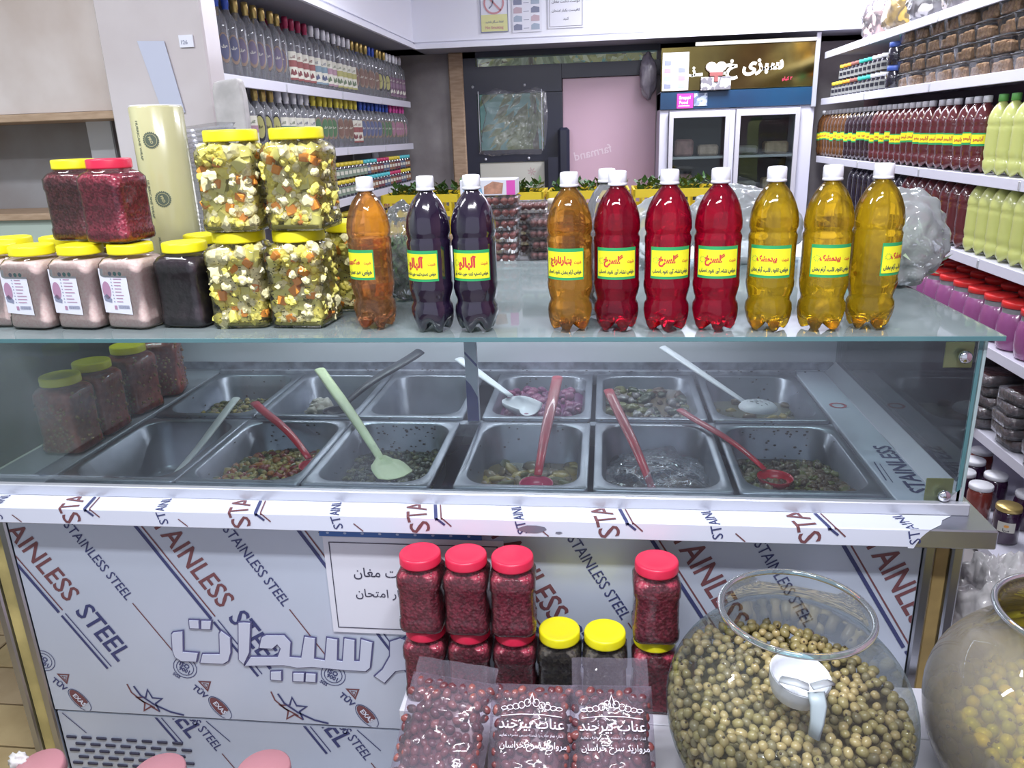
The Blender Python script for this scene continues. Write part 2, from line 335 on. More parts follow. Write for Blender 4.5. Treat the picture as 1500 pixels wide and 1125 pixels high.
bp = link('lower_panel', MB().bbox(-1.0, -.465, 6.47, 6.5, .88, 1.368).mesh('lower_panel', mat('cream_panel', (.62, .62, .56), .4)), wf)
mbf = MB()
for i in range(7):
    a = i*.9; stroke(mbf, [(-.58+.03*math.cos(a)*t, 1.29+.03*math.sin(a)*t+.004*math.sin(t*6)) for t in (.2, .5, .8, 1.1)], .006, vfn(6.468))
link('flower_print', mbf.mesh('flower_print', mat('faded_pink_print', (.55, .38, .40), .6)), bp)
for x in (-.95, -.6): link('bolt', MB().lathe([(0.012, 0), (.01, .008), (0, .01)], 8).mesh('bolt', ALU), wf, (x, 6.46, 1.395), (PI/2, 0, 0))
for x in (-1.03, -.62): link('bolt', MB().lathe([(0.012, 0), (.01, .008), (0, .01)], 8).mesh('bolt', ALU), wf, (x, 6.46, 1.945), (PI/2, 0, 0))
d1 = struct('door_1', MB().bbox(-.325, .40, 6.50, 6.56, .6, 1.983), PINK, 'pink glossy door panel with mirrored lettering beside the fridge', 'door')
mb = MB(); put(mb, 'farmand', vfn(6.4985), w=.30, ox=-.09, oy=1.425, mirror=True, ang=math.radians(12), bold=.012)
link('lettering', mb.mesh('lettering', mat('faint_white_print', (.74, .60, .68), .5)), d1)
# outside the window: tree against a teal fence
tag(link('fence', MB().box(-3, 2.5, 8.4, 8.5, 0, 3.2).box(-3, 2.5, 8.36, 8.4, 1.5, 1.56).box(-3, 2.5, 8.36, 8.4, 1.85, 1.9).box(-3, 2.5, 8.36, 8.4, 2.25, 2.3).mesh('fence', mat('teal_paint', (.30, .52, .48), .6))), 'teal painted fence seen through the back window', 'fence')
tr = thing('tree', 'leafy young tree with pale drooping leaves outside the back window', 'tree', (-.6, 7.1, 0))
link('trunk', MB().tube([(0, 0, 0), (.02, 0, 1.2), (-.03, .02, 2.3), (0, 0, 3)], [.04, .03, .02, .01]).mesh('trunk', mat('bark', (.25, .18, .12), .8)), tr)
mb = MB()
for i in range(190):
    a = R.uniform(0, 2*PI); z = R.uniform(1.25, 2.3); r = R.uniform(.05, .38)
    c = Vector((r*math.cos(a), r*math.sin(a)*.5, z)); d = Vector((math.cos(a)*.6, -.15, -R.uniform(.2, 1))).normalized(); u = d.cross(Vector((R.uniform(-.4, .4), 1, 0))).normalized(); L = R.uniform(.14, .24); W = L*.17
    nn = d.cross(u)*.01
    mb.add([c, c+d*L*.4+u*W+nn, c+d*L, c+d*L*.4-u*W+nn, c+d*L*.45-nn], [(0, 1, 4), (1, 2, 4), (2, 3, 4), (3, 0, 4)])
lv = link('foliage', mb.mesh('foliage', mat('pale_leaf', (.85, .85, .60), .5, noise_s=5, col2=(.50, .52, .25))), tr); lv['kind'] = 'stuff'
hz = thing('hedge', 'yellow green foliage behind the high strip window', 'hedge', (.0, 7.85, 0))
mb = MB()
for i in range(1500):
    c = Vector((R.uniform(-1.5, .9), R.uniform(-.2, .25), R.uniform(2.15, 2.75))); d = Vector((R.uniform(-1, 1), R.uniform(-.4, .4), R.uniform(-1, .6))).normalized(); u = d.cross(Vector((0, 1, R.uniform(-.5, .5)))).normalized(); L = R.uniform(.07, .14)
    mb.add([c, c+d*L*.4+u*L*.2, c+d*L, c+d*L*.4-u*L*.2], [(0, 1, 2, 3)], R.choice((0, 0, 1)))
hl = link('foliage', mb.mesh('hedge_foliage', [mat('gold_leaf', (.62, .55, .22), .5), mat('cream_leaf', (.85, .80, .55), .5)]), hz); hl['kind'] = 'stuff'  # gold and cream leaf colours mixed at random
mb = MB(); mb.tube([(-1.3, .0, 2.2), (-.4, .05, 2.3), (.7, 0, 2.25)], .015); link('branch', mb.mesh('branch', MC['bark']), hz)

# notices on the bulkhead
def notice(name, label, dims, y, back):
    x0, x1, z0, z1 = dims
    o = link(name, MB().box(x0, x1, y, y+.003, z0, z1).mesh(name, back)); return tag(o, label, 'notice')
PAPER = mat('paper', (.78, .79, .88), .5)
GREYP = mat('grey_print', (.25, .27, .38), .6)
nt = notice('no_smoking_sign', 'yellow and white no smoking sign on the bulkhead', (-.885, -.685, 2.283, 2.56), 6.043, PAPER)
mb = MB(); Vf = vfn(6.0415)
stroke(mb, [(-.785+.098*sx, 2.42+.134*sz) for sx, sz in ((-1, -1), (1, -1), (1, 1), (-1, 1))], .006, Vf, 1, closed=True)
mb.add([Vf(-.88, 2.29), Vf(-.69, 2.29), Vf(-.69, 2.40), Vf(-.88, 2.40)], [(0, 1, 2, 3)], 0)
Vg = vfn(6.040)
stroke(mb, [(-.785+.068*math.cos(t*PI/12), 2.475+.068*math.sin(t*PI/12)) for t in range(24)], .012, Vg, 2, closed=True)
stroke(mb, [(-.835, 2.525), (-.737, 2.425)], .012, Vg, 2)
stroke(mb, [(-.82, 2.44), (-.80, 2.46), (-.79, 2.49), (-.81, 2.51)], .008, Vg, 1)
put(mb, 'لطفا سیگار نکشید', Vg, w=.13, ox=-.785, oy=2.352, mi=1, bold=.02); put(mb, 'No Smoking', Vg, w=.13, ox=-.785, oy=2.313, mi=2, bold=.02)
link('sign_print', mb.mesh('sign_print', [mat('pale_yellow_print', (.72, .72, .35), .5), GREYP, mat('faded_red_print', (.62, .30, .33), .5)]), nt)
nt = notice('photo_notice', 'white notice with two columns of small pictures beside the no smoking sign', (-.655, -.445, 2.275, 2.56), 6.043, PAPER)
mb = MB()
for r in range(5):
    for c_ in range(2):
        x = -.645+c_*.125; z = 2.29+r*.055
        mb.add([Vf(x, z), Vf(x+.06, z), Vf(x+.06, z+.035), Vf(x, z+.03), Vf(x+.02, z+.042)], [(0, 1, 2, 4, 3)], (r+c_) % 3)
    mb.add([Vf(-.575, 2.30+r*.055), Vf(-.535, 2.30+r*.055), Vf(-.535, 2.303+r*.055), Vf(-.575, 2.303+r*.055)], [(0, 1, 2, 3)], 0)
link('small_pictures', mb.mesh('small_pictures', [GREYP, mat('slate_print', (.38, .45, .56), .5), mat('dusty_print', (.55, .42, .48), .5)]), nt)
def meat_notice(name, label, x0, x1, z0, z1, y, b=.012, k=.78, dx=0):
    nt = notice(name, label, (x0, x1, z0, z1), y, PAPER); F = vfn(y-.0012); W = x1-x0; H = z1-z0; cx = (x0+x1)/2+dx
    mb = MB(); stroke(mb, [(x0+b, z0+b), (x1-b, z0+b), (x1-b, z1-b), (x0+b, z1-b)], .0022, F, 0, closed=True)
    put(mb, 'گوشت دشت مغان', F, w=W*k, ox=cx, oy=z1-H*.36, bold=.005); put(mb, 'کافیست یکبار امتحان', F, w=W*k, ox=cx, oy=z1-H*.58, bold=.005); put(mb, 'کنید', F, w=W*k*.2, ox=cx, oy=z1-H*.78, bold=.005)
    link('printed_text', mb.mesh('printed_text', mat('black_print', (.05, .05, .09), .5)), nt); return nt
meat_notice('paper_notice', 'white bordered paper notice with three text lines on the bulkhead', -.40, -.145, 2.29, 2.56, 6.043)

# ================================================================ DISPLAY COUNTER
dc = thing('display_counter', 'glass topped steel display counter wrapped in stainless steel print film', 'counter', (0, 0, 0))
PX0, PX1 = -1.40, .655
pan_ = boxo('front_panel', (PX0, PX1, 1.5, 1.53, .207, .80), FILM, dc)
kick = boxo('kick_panel', (PX0, PX1, 1.505, 1.53, 0, .200), FILM, dc)
boxo('panel_joint', (PX0, PX1, 1.508, 1.532, .198, .209), mat('seam_dark', (.10, .10, .14), .6), dc, b=.0005)
F = vfn(1.4985)
mbn = MB(); mbb = MB()
def film_text(F, x, z, z_lo, big, clip=None):
    a = math.radians(-58.9)
    d = Vector((math.cos(a), math.sin(a))); up = Vector((-d.y, d.x)); o = Vector((x, z))
    def fn(u, v): p = o+d*u+up*v*1.18; return F(p.x, p.y)
    if big:
        put(mbb, 'STAINLESS', fn, w=.288, ox=0, oy=0, centre=False, bold=.012)
        put(mbn, 'STEEL', fn, w=.165, ox=.318, oy=0, centre=False, bold=.012)
        for k, (off, th) in enumerate(((-.016, .003), (-.027, .007))):
            (stroke)(mbb if k == 0 else mbn, [(-.01, off-.004), (.30, off-.004)], th, fn); stroke(mbn, [(.31, off-.004), (.485, off-.004)], th*.8, fn)
    else:
        put(mbn, 'STAINLESS STEEL', fn, w=.232, ox=0, oy=0, centre=False, bold=.004)
        stroke(mbb, [(.245, .008), (.41, .008)], .0025, fn)
def cut_flat(mb, cuts, fold=None, fmap=None):
    """trim flat print (u, v, 0) to its sheet with clean cuts, crease it at the fold, then lay it on the surface"""
    bm = bmesh.new(); vs = [bm.verts.new(p) for p in mb.v]
    for q in mb.f:
        try: bm.faces.new([vs[i] for i in q])
        except ValueError: pass
    for co, no in cuts:
        bmesh.ops.bisect_plane(bm, geom=bm.verts[:]+bm.edges[:]+bm.faces[:], plane_co=co, plane_no=no, clear_outer=True)
    if fold: bmesh.ops.bisect_plane(bm, geom=bm.verts[:]+bm.edges[:]+bm.faces[:], plane_co=fold[0], plane_no=fold[1])
    bm.verts.index_update(); out = MB(); out.v = [tuple(fmap(v.co.x, v.co.y)) for v in bm.verts]; out.f = [[v.index for v in f_.verts] for f_ in bm.faces]
    out.m = [0]*len(out.f); out.sm = [False]*len(out.f); bm.free(); return out
def sheet(x0, x1, z0, z1): return [((x0, 0, 0), (-1, 0, 0)), ((x1, 0, 0), (1, 0, 0)), ((0, z0, 0), (0, -1, 0)), ((0, z1, 0), (0, 1, 0))]
FLAT = lambda u, v: (u, v, 0)
def prt(name, mb, m, parent):
    o = link(name, mb.mesh(name, m), parent); o['kind'] = 'stuff'; return o
def clipz(mb, zmin, zmax, x0=None, x1=None):
    # keep the print on its sheet: drop faces that leave it
    nf = [(q, m) for q, m in zip(mb.f, mb.m) if all(zmin < mb.v[i][2] < zmax and (x0 is None or x0 < mb.v[i][0] < x1) for i in q)]
    mb.f = [q for q, _ in nf]; mb.m = [m for _, m in nf]; mb.sm = [False]*len(nf)
for k in range(6):
    film_text(FLAT, -1.444+.393*k, .778, 0, True)
    film_text(FLAT, -1.256+.393*k, .742, 0, False)
def logos(F, x, z):
    # ISO seal
    for r in (.030, .022): stroke(mbn, [(x+r*math.cos(t*PI/10), z+r*math.sin(t*PI/10)) for t in range(20)], .0018, F, closed=True)
    put(mbn, 'ISO', F, w=.026, ox=x, oy=z+.007, bold=.03, ang=-.5); put(mbn, '9001', F, w=.028, ox=x-.003, oy=z-.007, bold=.03, ang=-.5); put(mbn, 'SGS', F, w=.02, ox=x-.026, oy=z-.024, bold=.03, ang=-.6)
    # TUV triangle
    tx, tz = x+.043, z-.052
    stroke(mbb, [(tx-.013, tz+.013), (tx+.016, tz+.013), (tx+.005, tz-.013)], .004, F, closed=True); stroke(mbb, [(tx-.003, tz+.008), (tx+.008, tz+.006), (tx+.004, tz-.005)], .002, F, closed=True)
    put(mbn, 'TÜV', F, w=.044, ox=tx-.014, oy=tz-.016, bold=.03, ang=-.8)
    # EXAS oval
    ex, ez = x+.073, z-.115; A = -.95; ca, sa = math.cos(A), math.sin(A)
    def el(rx, rz, t): p = rx*math.cos(t), rz*math.sin(t); return ex+p[0]*ca-p[1]*sa, ez+p[0]*sa+p[1]*ca
    stroke(mbn, [el(.038, .019, t*PI/12) for t in range(24)], .0018, F, closed=True)
    poly(mbb, [el(.035, .016, t*PI/12) for t in range(4, 21)], F)
    Fp = F
    put(mbw, 'EXAS', Fp, w=.040, ox=ex, oy=ez, bold=.03, ang=A)
    # star with swoosh
    sx, sz = x+.265, z-.108
    S = [(sx+.03*(1 if k % 2 == 0 else .42)*math.sin(k*PI/5)*1.2+.0, sz+.036*(1 if k % 2 == 0 else .42)*math.cos(k*PI/5)) for k in range(10)]
    stroke(mbn, S[9:]+S[:5], .0045, F); stroke(mbb, S[4:10], .0045, F)
    stroke(mbb, [(sx-.052, sz+.05), (sx-.045, sz+.025), (sx-.02, sz), (sx+.01, sz-.018)], .004, F)
    stroke(mbn, [(sx-.035, sz+.045), (sx-.022, sz+.018), (sx+.01, sz-.008), (sx+.05, sz-.028), (sx+.085, sz-.036)], .005, F)
mbw = MB()
for k in range(5): logos(FLAT, -1.395+.377*k, .358)
SHT = sheet(PX0+.002, PX1-.002, .212, .798)
prt('navy_lettering', cut_flat(mbn, SHT, None, vfn(1.4986)), NAVY, pan_); prt('brown_lettering', cut_flat(mbb, SHT, None, vfn(1.4989)), BROWN, pan_); prt('oval_lettering', cut_flat(mbw, SHT, None, vfn(1.4983)), FILMW, pan_)
# kick panel print and grille slots
mbn = MB(); mbb = MB(); F = vfn(1.5035)
for k in range(6):
    film_text(FLAT, -1.69+.393*k, .55, 0, True); film_text(FLAT, -1.10+.393*k, .30, 0, False)
    stroke(mbn, [(-1.385+.393*k, .195), (-1.33+.393*k, .135)], .0025, FLAT)
SHT = sheet(PX0+.002, PX1-.002, .004, .197)
prt('navy_lettering', cut_flat(mbn, SHT, None, vfn(1.5036)), NAVY, kick); prt('brown_lettering', cut_flat(mbb, SHT, None, vfn(1.5039)), BROWN, kick)
sl = MB().bbox(-.0145, .0145, -.004, .001, -.0045, .0045, b=.004).mesh('vent_slot', mat('slot_black', (.03, .03, .06), .6))
for r in range(6):
    for c_ in range(8): link('vent_slot', sl, kick, (-1.375+c_*.042+(r % 2)*.021, 1.5045, .120-.021*r))
# outline lettering (pickles) cut from white acrylic
px = lambda a, b: (onY5(a, b))
def onY5(a, b, Y=1.5):
    d = Mw3 @ Vector(((a-750)/1137, -(b-562.5)/1137, -1)); p = CP+d*(Y/d.y); return (p.x, p.z)
Mw3 = Matrix(((0.99317739, -0.00426579, 0.11653527), (0.1121929, 0.30749166, -0.94491356), (-0.03180282, 0.95154121, 0.30587236)))
def oc(a, b): return onY5(230+a/4.054, 880+b/4.054)
AL = [[(92, 190), (100, 180), (160, 172), (162, 295), (252, 302), (240, 355), (150, 350), (112, 325), (98, 285)],
      [(275, 308), (378, 308), (375, 185), (385, 170), (442, 212), (445, 300), (430, 350), (400, 367), (262, 360)],
      [(195, 106), (255, 108), (258, 158), (200, 156)], [(268, 110), (330, 112), (325, 163), (268, 160)],
      [(488, 122), (520, 120), (562, 124), (555, 300), (522, 370), (490, 340)],
      [(612, 272), (625, 210), (650, 196), (760, 196), (800, 240), (795, 325), (860, 330), (880, 205), (945, 215), (940, 335), (1000, 345), (1012, 212), (1078, 222), (1075, 345), (1105, 350), (1115, 215), (1180, 225), (1178, 350), (1205, 350), (1215, 220), (1285, 240), (1270, 390), (1245, 410), (1140, 405), (925, 385), (840, 390), (760, 375), (525, 378), (560, 325), (720, 325), (738, 275), (720, 252), (690, 278)],
      [(680, 412), (745, 410), (745, 465), (680, 460)], [(812, 420), (880, 420), (878, 472), (812, 470)], [(888, 422), (950, 425), (948, 475), (885, 472)],
      [(1385, 235), (1445, 215), (1520, 240), (1500, 400), (1420, 410), (1355, 480), (1295, 440), (1340, 400), (1385, 320)],
      [(1560, 120), (1630, 120), (1630, 180), (1560, 180)], [(1640, 120), (1710, 120), (1710, 180), (1640, 180)], [(1500, 330), (1760, 330), (1790, 230), (1840, 230), (1830, 400), (1480, 400)]]
ACM = [mat('white_acrylic', (.60, .64, .77), .4), mat('letter_outline', (.10, .10, .22), .5)]
for P in AL:
    ac = MB(); Q = [Vector(oc(*p)) for p in P]; cx = sum((q for q in Q), Vector((0, 0)))/len(Q)
    ar = sum(Q[i].x*Q[(i+1) % len(Q)].y-Q[(i+1) % len(Q)].x*Q[i].y for i in range(len(Q)))
    for y0, y1, inset, mi in ((1.4975, 1.496, -.0022, 1), (1.496, 1.4935, .0012, 0)):
        n = len(Q); out = []
        for i in range(n):
            d1 = (Q[i]-Q[i-1]).normalized(); d2 = (Q[(i+1) % n]-Q[i]).normalized(); t = (d1+d2); t = t.normalized() if t.length > .1 else d1
            nn = Vector((-t.y, t.x))*(1 if ar > 0 else -1); out.append(Q[i]+nn*inset/max(.5, t.dot(d1)))
        v = [(p.x, y0, p.y) for p in out]+[(p.x, y1, p.y) for p in out]
        ac.add(v, [tuple(range(n, 2*n))]+[(i, (i+1) % n, n+(i+1) % n, n+i) for i in range(n)], mi)
    link('letter', ac.mesh('letter', ACM), dc)
# ledge, profile, posts
boxo('ledge', (-1.56, .61, 1.44, 1.52, .777, .817), FILMW, dc)
le = boxo('bare_steel_corner', (.605, .765, 1.44, 1.60, .776, .8175), STEEL, dc, b=.003); le['label'] = 'bare dull steel corner where the film is torn off'
mb = MB(); tear = [(.60, .776), (.611, .776), (.614, .784), (.618, .792), (.622, .800), (.630, .810), (.638, .818), (.60, .818)]
poly(mb, tear, vfn(1.4392)); mb.add([(.60, 1.4385, .8184), (.638, 1.4385, .8184), (.665, 1.46, .8184), (.675, 1.48, .8184), (.70, 1.50, .8184), (.60, 1.50, .8184)], [(0, 1, 2, 3, 4, 5)])
link('torn_film_edge', mb.mesh('torn_film_edge', FILMW), dc)
mbn = MB(); mbb = MB()
def ledge_fn(s0=.777):
    def fn(u, s): 
        return (u, 1.4388, .777+s) if s < .0402 else (u, 1.4388+(s-.0402), .8186)
    return fn
def ledge_txt(x, big):
    a = math.radians(103); d = Vector((math.cos(a), math.sin(a))); up = Vector((-d.y, d.x)); o = Vector((x+.012, .011)); fn = lambda u, v: FLAT(*(o+d*u+up*v))
    if big:
        put(mbb, 'STAINL', fn, w=.20, centre=False, bold=.006)
        for off, th, m_ in ((-.018, .007, mbn), (-.029, .003, mbb)): stroke(m_, [(u/100, off) for u in range(2, 10)], th, fn)
        stroke(mbb, [(.025, -.029), (.0, -.045)], .003, fn); stroke(mbn, [(.025, -.018), (.006, -.032)], .005, fn)
    else:
        put(mbn, 'STAINLESS', fn, w=.14, centre=False, bold=.004)
def crop_ledge(mb):
    keep = [(q, m) for q, m in zip(mb.f, mb.m) if all(mb.v[i][2] >= .779 and mb.v[i][1] < 1.497 and mb.v[i][0] < .66 for i in q)]
    mb.f = [q for q, _ in keep]; mb.m = [m for _, m in keep]; mb.sm = [False]*len(keep)
for k in range(5):
    ledge_txt(-1.168+.398*k, True); ledge_txt(-1.36+.398*k, False)
    stroke(mbb, [(-1.325+.398*k, .022), (-1.305+.398*k, .004)], .0025, FLAT)
ledge_txt(.612, False); SHT = sheet(-1.555, .625, .002, .099); FO = ((0, .0402, 0), (0, 1, 0))
prt('navy_lettering', cut_flat(mbn, SHT, FO, ledge_fn()), NAVY, dc); prt('brown_lettering', cut_flat(mbb, SHT, FO, ledge_fn()), BROWN, dc)
mb = MB(); poly(mb, [(-.145+.03*math.cos(t*.63)*(1+.15*math.sin(t*2.7)), .797+.009*math.sin(t*.63)) for t in range(10)], vfn(1.4385))
poly(mb, [(-.09+.008*math.cos(t*1.2), .79+.003*math.sin(t*1.2)) for t in range(5)], vfn(1.4385))
link('torn_patch', mb.mesh('torn_patch', mat('tear_grey', (.22, .23, .30), .4, .3)), dc)
boxo('base_profile', (-1.56, .735, 1.502, 1.518, .8165, .843), ALU, dc)
for x0, x1, nm, m in ((.657, .680, 'steel_post', STEEL), (.680, .712, 'gold_strip', mat('gold_board', (.42, .30, .12), .5, noise_s=9)), (.712, .735, 'steel_post', STEEL)):
    boxo(nm, (x0, x1, 1.495 if 'steel' in nm else 1.503, 1.54, 0, .777), m, dc, b=.004)
for x0, x1, nm, m in ((-1.425, -1.402, 'steel_post', STEEL), (-1.462, -1.425, 'gold_strip', mat('yellow_board', (.66, .55, .22), .5, noise_s=9)), (-1.485, -1.462, 'steel_post', STEEL)):
    boxo(nm, (x0, x1, 1.495 if 'steel' in nm else 1.503, 1.54, 0, .777), m, dc, b=.004)
boxo('side_panel', (.715, .735, 1.54, 2.45, 0, .777), STEEL, dc); boxo('side_panel', (-1.485, -1.465, 1.54, 2.45, 0, .777), STEEL, dc)
boxo('back_body', (-1.485, .735, 2.43, 2.45, 0, 1.176), mat('case_back_white', (.84, .86, .92), .35, noise_s=1.3, noise_a=.03), dc)
boxo('basin', (-1.47, .715, 1.53, 2.42, .56, .58), mat('basin_dark', (.06, .07, .13), .5), dc)
# deck rails between the pans
PW = .305
mb = MB()
mb.box(-1.30, .60, 1.52, 1.548, .80, .832).box(-1.30, .60, 1.968, 1.998, .79, .826).box(-1.30, .60, 2.405, 2.43, .80, .845)
rl = link('deck_rails', mb.mesh('deck_rails', mat('worn_white_rail', (.50, .52, .60), .4, .3, noise_s=30, col2=(.28, .28, .33))), dc)
boxo('deck_strip', (.602, .692, 1.52, 2.43, .80, .838), FILMW, dc)
mbn = MB(); F2 = lambda u, v: (.60+v, 1.54+u, .8392)
put(mbn, 'STAINLESS', lambda u, v: (.685-v*1.0, 1.56+u, .8392), w=.26, centre=False, bold=.02); stroke(mbn, [(1.62, .612), (1.72, .618)], .003, lambda u, v: (v, u, .8392)); stroke(mbn, [(1.61, .622), (1.71, .627)], .002, lambda u, v: (v, u, .8392))
link('navy_lettering', mbn.mesh('deck_navy', NAVY), dc)
mb = MB(); stroke(mb, [(.645+.02*math.cos(t*.7), 2.11+.02*math.sin(t*.7)) for t in range(9)], .007, lambda u, v: (u, v, .8392), closed=True); link('red_print', mb.mesh('red_print', mat('red_print', (.55, .12, .15), .5)), dc)
mb = MB(); mb.add([(.692, 1.52, .838), (.692, 2.43, .838), (.722, 2.43, .872), (.722, 1.52, .872), (.722, 1.52, .838), (.722, 2.43, .838)], [(0, 3, 2, 1), (0, 4, 3), (1, 2, 5), (3, 4, 5, 2)])
link('corner_profile', mb.mesh('corner_profile', ALU), dc)
boxo('deck_strip', (-1.47, -1.305, 1.52, 2.43, .80, .838), mat('dull_deck', (.48, .50, .56), .4, .3), dc)
mb = MB()
for i in range(60):
    x = R.uniform(-1.2, .68); y = R.choice((1.985+R.uniform(-.012, .012), 2.41+R.uniform(-.008, .015))); z = .833 if y < 2.1 else .8455
    mb.blob((x, y, z), (R.uniform(.002, .006), R.uniform(.002, .005), .0012), sub=0, sm=False)
cb = link('crumbs', mb.mesh('crumbs', mat('crumb_dark', (.08, .06, .05), .7)), dc); cb['kind'] = 'stuff'
# middle divider wrapped in blue and white film
dv = boxo('divider_post', (-.372, -.338, 1.985, 2.0, .826, 1.18), FILMW, dc)
mb = MB(); F = vfn(1.9835)
poly(mb, [(-.371, .83), (-.339, .83), (-.34, .90), (-.358, .935), (-.371, .95)], F); poly(mb, [(-.371, 1.03), (-.371, 1.022), (-.339, .985), (-.339, .994)], F); poly(mb, [(-.371, 1.10), (-.371, 1.096), (-.339, 1.06), (-.339, 1.064)], F)
link('blue_film', mb.mesh('blue_film', mat('blue_film', (.04, .06, .30), .4)), dv)
# glass
boxo('front_glass', (-1.475, .712, 1.521, 1.527, .835, 1.181), GLASSF, dc, b=.001)
boxo('glass_edge', (.7125, .7195, 1.520, 1.528, .835, 1.181), EDGE, dc, b=.0008)
boxo('side_glass', (.7215, .7275, 1.53, 2.44, .84, 1.181), thin('side_glass', (.88, .92, .93), haze=.05, haze_noise=.08, hazecol=(.6, .62, .68)), dc, b=.001)
boxo('glass_edge', (.7215, .7275, 1.520, 1.5295, .84, 1.181), mat('pale_glass_edge', (.35, .45, .46), .2, coat=1), dc, b=.0008)
boxo('side_glass', (-1.478, -1.472, 1.53, 2.44, .84, 1.181), MC['side_glass'], dc, b=.001)
boxo('top_glass', (-1.60, .748, 1.505, 2.49, 1.1825, 1.1915), GLASST, dc, b=.0008)
boxo('glass_edge', (-1.60, .7495, 1.5025, 1.5049, 1.1822, 1.1915), EDGE, dc, b=.0005)
boxo('glass_edge', (.7485, .7505, 1.5049, 2.49, 1.1822, 1.1915), mat('dark_tape', (.14, .15, .15), .5), dc, b=.0005)
for z in (1.148, .862):
    b_ = boxo('corner_bracket', (.655, .708, 1.5275, 1.5305, z-.026, z+.026), mat('brass_plate', (.45, .42, .16), .3, .5), dc)
    kn = MB().lathe([(.0, .0), (.0115, 0), (.0125, .004), (.0125, .010), (.009, .014), (0, .0145)], 20)
    link('knob', kn.mesh('knob', mat('chrome', (.75, .76, .80), .08, 1)), b_, (.687, 1.5205, z+(.0 if z > 1 else -.006)), (PI/2, 0, 0))
mb = MB().box(-1.45, .715, 2.426, 2.43, .845, .87); link('back_profile', mb.mesh('back_profile', mat('grimy_profile', (.40, .42, .50), .4, .4, noise_s=25, col2=(.18, .18, .22))), dc)
meat_notice('taped_paper_sign', 'white bordered paper sign taped on the counter front behind the red lidded jars', -.625, -.215, .484, .735, 1.4945, b=.014, k=.60, dx=-.018)
bt = tag(link('blue_tape_roll_strip', MB().box(-.63, -.262, 1.490, 1.493, .738, .757).mesh('blue_strip', mat('blue_tape', (.06, .16, .45), .4))), 'blue tape strip with pale dots above the paper sign on the counter', 'tape')
bt.name = 'tape_strip'
mb = MB()
for i in range(9): poly(mb, [(-.61+i*.04+.004*math.cos(t*1.05), .747+.003*math.sin(t*1.05)) for t in range(6)], vfn(1.4895))
link('dot_print', mb.mesh('dot_print', mat('pale_blue_print', (.45, .55, .75), .5)), bt)

# ================================================================ PANS
def rr(w, d, r, z, cx, cy): return rrect(w, d, r, z, 5, cx, cy)
def pan_mesh():
    D = .413; mb = MB(); W = PW-.004
    mb.loft([rr(W, D, .010, -.008, 0, 0), rr(W, D, .010, 0, 0, 0), rr(W-.006, D-.006, .010, .0015, 0, 0), rr(W-.034, D-.036, .062, .0015, 0, 0), rr(W-.042, D-.044, .060, -.002, 0, 0), rr(W-.046, D-.048, .060, -.028, 0, 0), rr(W-.056, D-.058, .056, -.033, 0, 0), rr(W-.066, D-.068, .054, -.125, 0, 0), rr(W-.09, D-.09, .05, -.138, 0, 0)], cap1=True)
    return mb.mesh('steel_pan', PANST)
PM = pan_mesh(); PANX = {}
XL = [-1.30+PW*(i+.5) for i in range(3)]; XR = [-.34+.3133*(i+.5) for i in range(3)]
COLS = XL+XR
pl = {('f', 0): 'empty steel pan with a white spatula at the left of the front row', ('f', 1): 'steel pan of orange mixed pickle, second from the left in the front row', ('f', 2): 'steel pan of dark green pickle under the pale green spatula', ('f', 3): 'steel pan of yellow slices right of the blue divider in the front row', ('f', 4): 'steel pan lined with a clear bag in the front row', ('f', 5): 'steel pan of brown pickle at the right end of the front row',
      ('b', 0): 'steel pan of green relish at the left end of the back row', ('b', 1): 'steel pan with white garlic lumps in the back row', ('b', 2): 'empty steel pan in the back row left of the divider', ('b', 3): 'steel pan of purple onions in the back row', ('b', 4): 'steel pan of dark brown pickle in the back row', ('b', 5): 'steel pan with the white slotted spoon at the right end of the back row'}
def pancen(r, i): return (COLS[i], 1.758 if r == 'f' else 2.2)
for (r, i), lb in pl.items():
    cx, cy = pancen(r, i); tag(link('steel_pan', PM, None, (cx, cy, .834)), lb, 'pan', 'steel pans in the display counter')
def chunks(r, i, n, size, mats, label, z=-.055, flat=.6, base=None, slope=0, seed=1, region=1.0, sub=1, amp=.5, yo=0, xo=0, depth=.0, cat='food', name='pickles'):
    cx, cy = pancen(r, i); rnd = random.Random(seed); mb = MB(); W = .115*region; D = .165*region
    for k in range(n):
        x = rnd.uniform(-W, W)+xo; y = rnd.uniform(-D, D)+yo
        if abs(x) > .118 or abs(y) > .168 or (abs(x) > .09 and abs(y) > .14): continue
        s = size*rnd.uniform(.6, 1.3); q = Matrix.Rotation(rnd.uniform(0, 6), 3, 'Z') @ Matrix.Rotation(rnd.uniform(-1, 1), 3, 'X')
        mb.blob((cx+x, cy+y, .834+z+slope*(-y)+rnd.uniform(-.004, .006)), (s, s*rnd.uniform(.5, 1), s*flat), rnd.randrange(len(mats)), sub, amp, k*.37, q, sm=(sub > 0))
    mi = len(mats)
    if base: mb.add([(cx+p[0], cy+p[1], .834+z+slope*(-p[1])-.002) for p in rr(.243, .353, .055, 0, 0, 0)], [tuple(range(24))], mi)
    o = link(name, mb.mesh(name, list(mats)+([base] if base else []))); tag(o, label, cat, kind='stuff'); return o
def fm(name, c, **k): return mat(name, tuple(v*.62 for v in c), k.pop('rough', .3), coat=.3, **k)
OLV = fm('olive_green_bits', (.22, .22, .06)); YELB = fm('yellow_bits', (.62, .46, .12)); ORB = fm('orange_bits', (.62, .22, .04)); REDB = fm('red_bits', (.40, .05, .03)); DKG = fm('dark_green_bits', (.06, .08, .03)); BRN = fm('brown_bits', (.16, .09, .05)); TAN = fm('tan_bits', (.34, .25, .14)); PUR = fm('purple_onion', (.26, .03, .16)); PUR2 = fm('purple_pink', (.42, .08, .22)); CRM = fm('cream_bits', (.75, .70, .58))
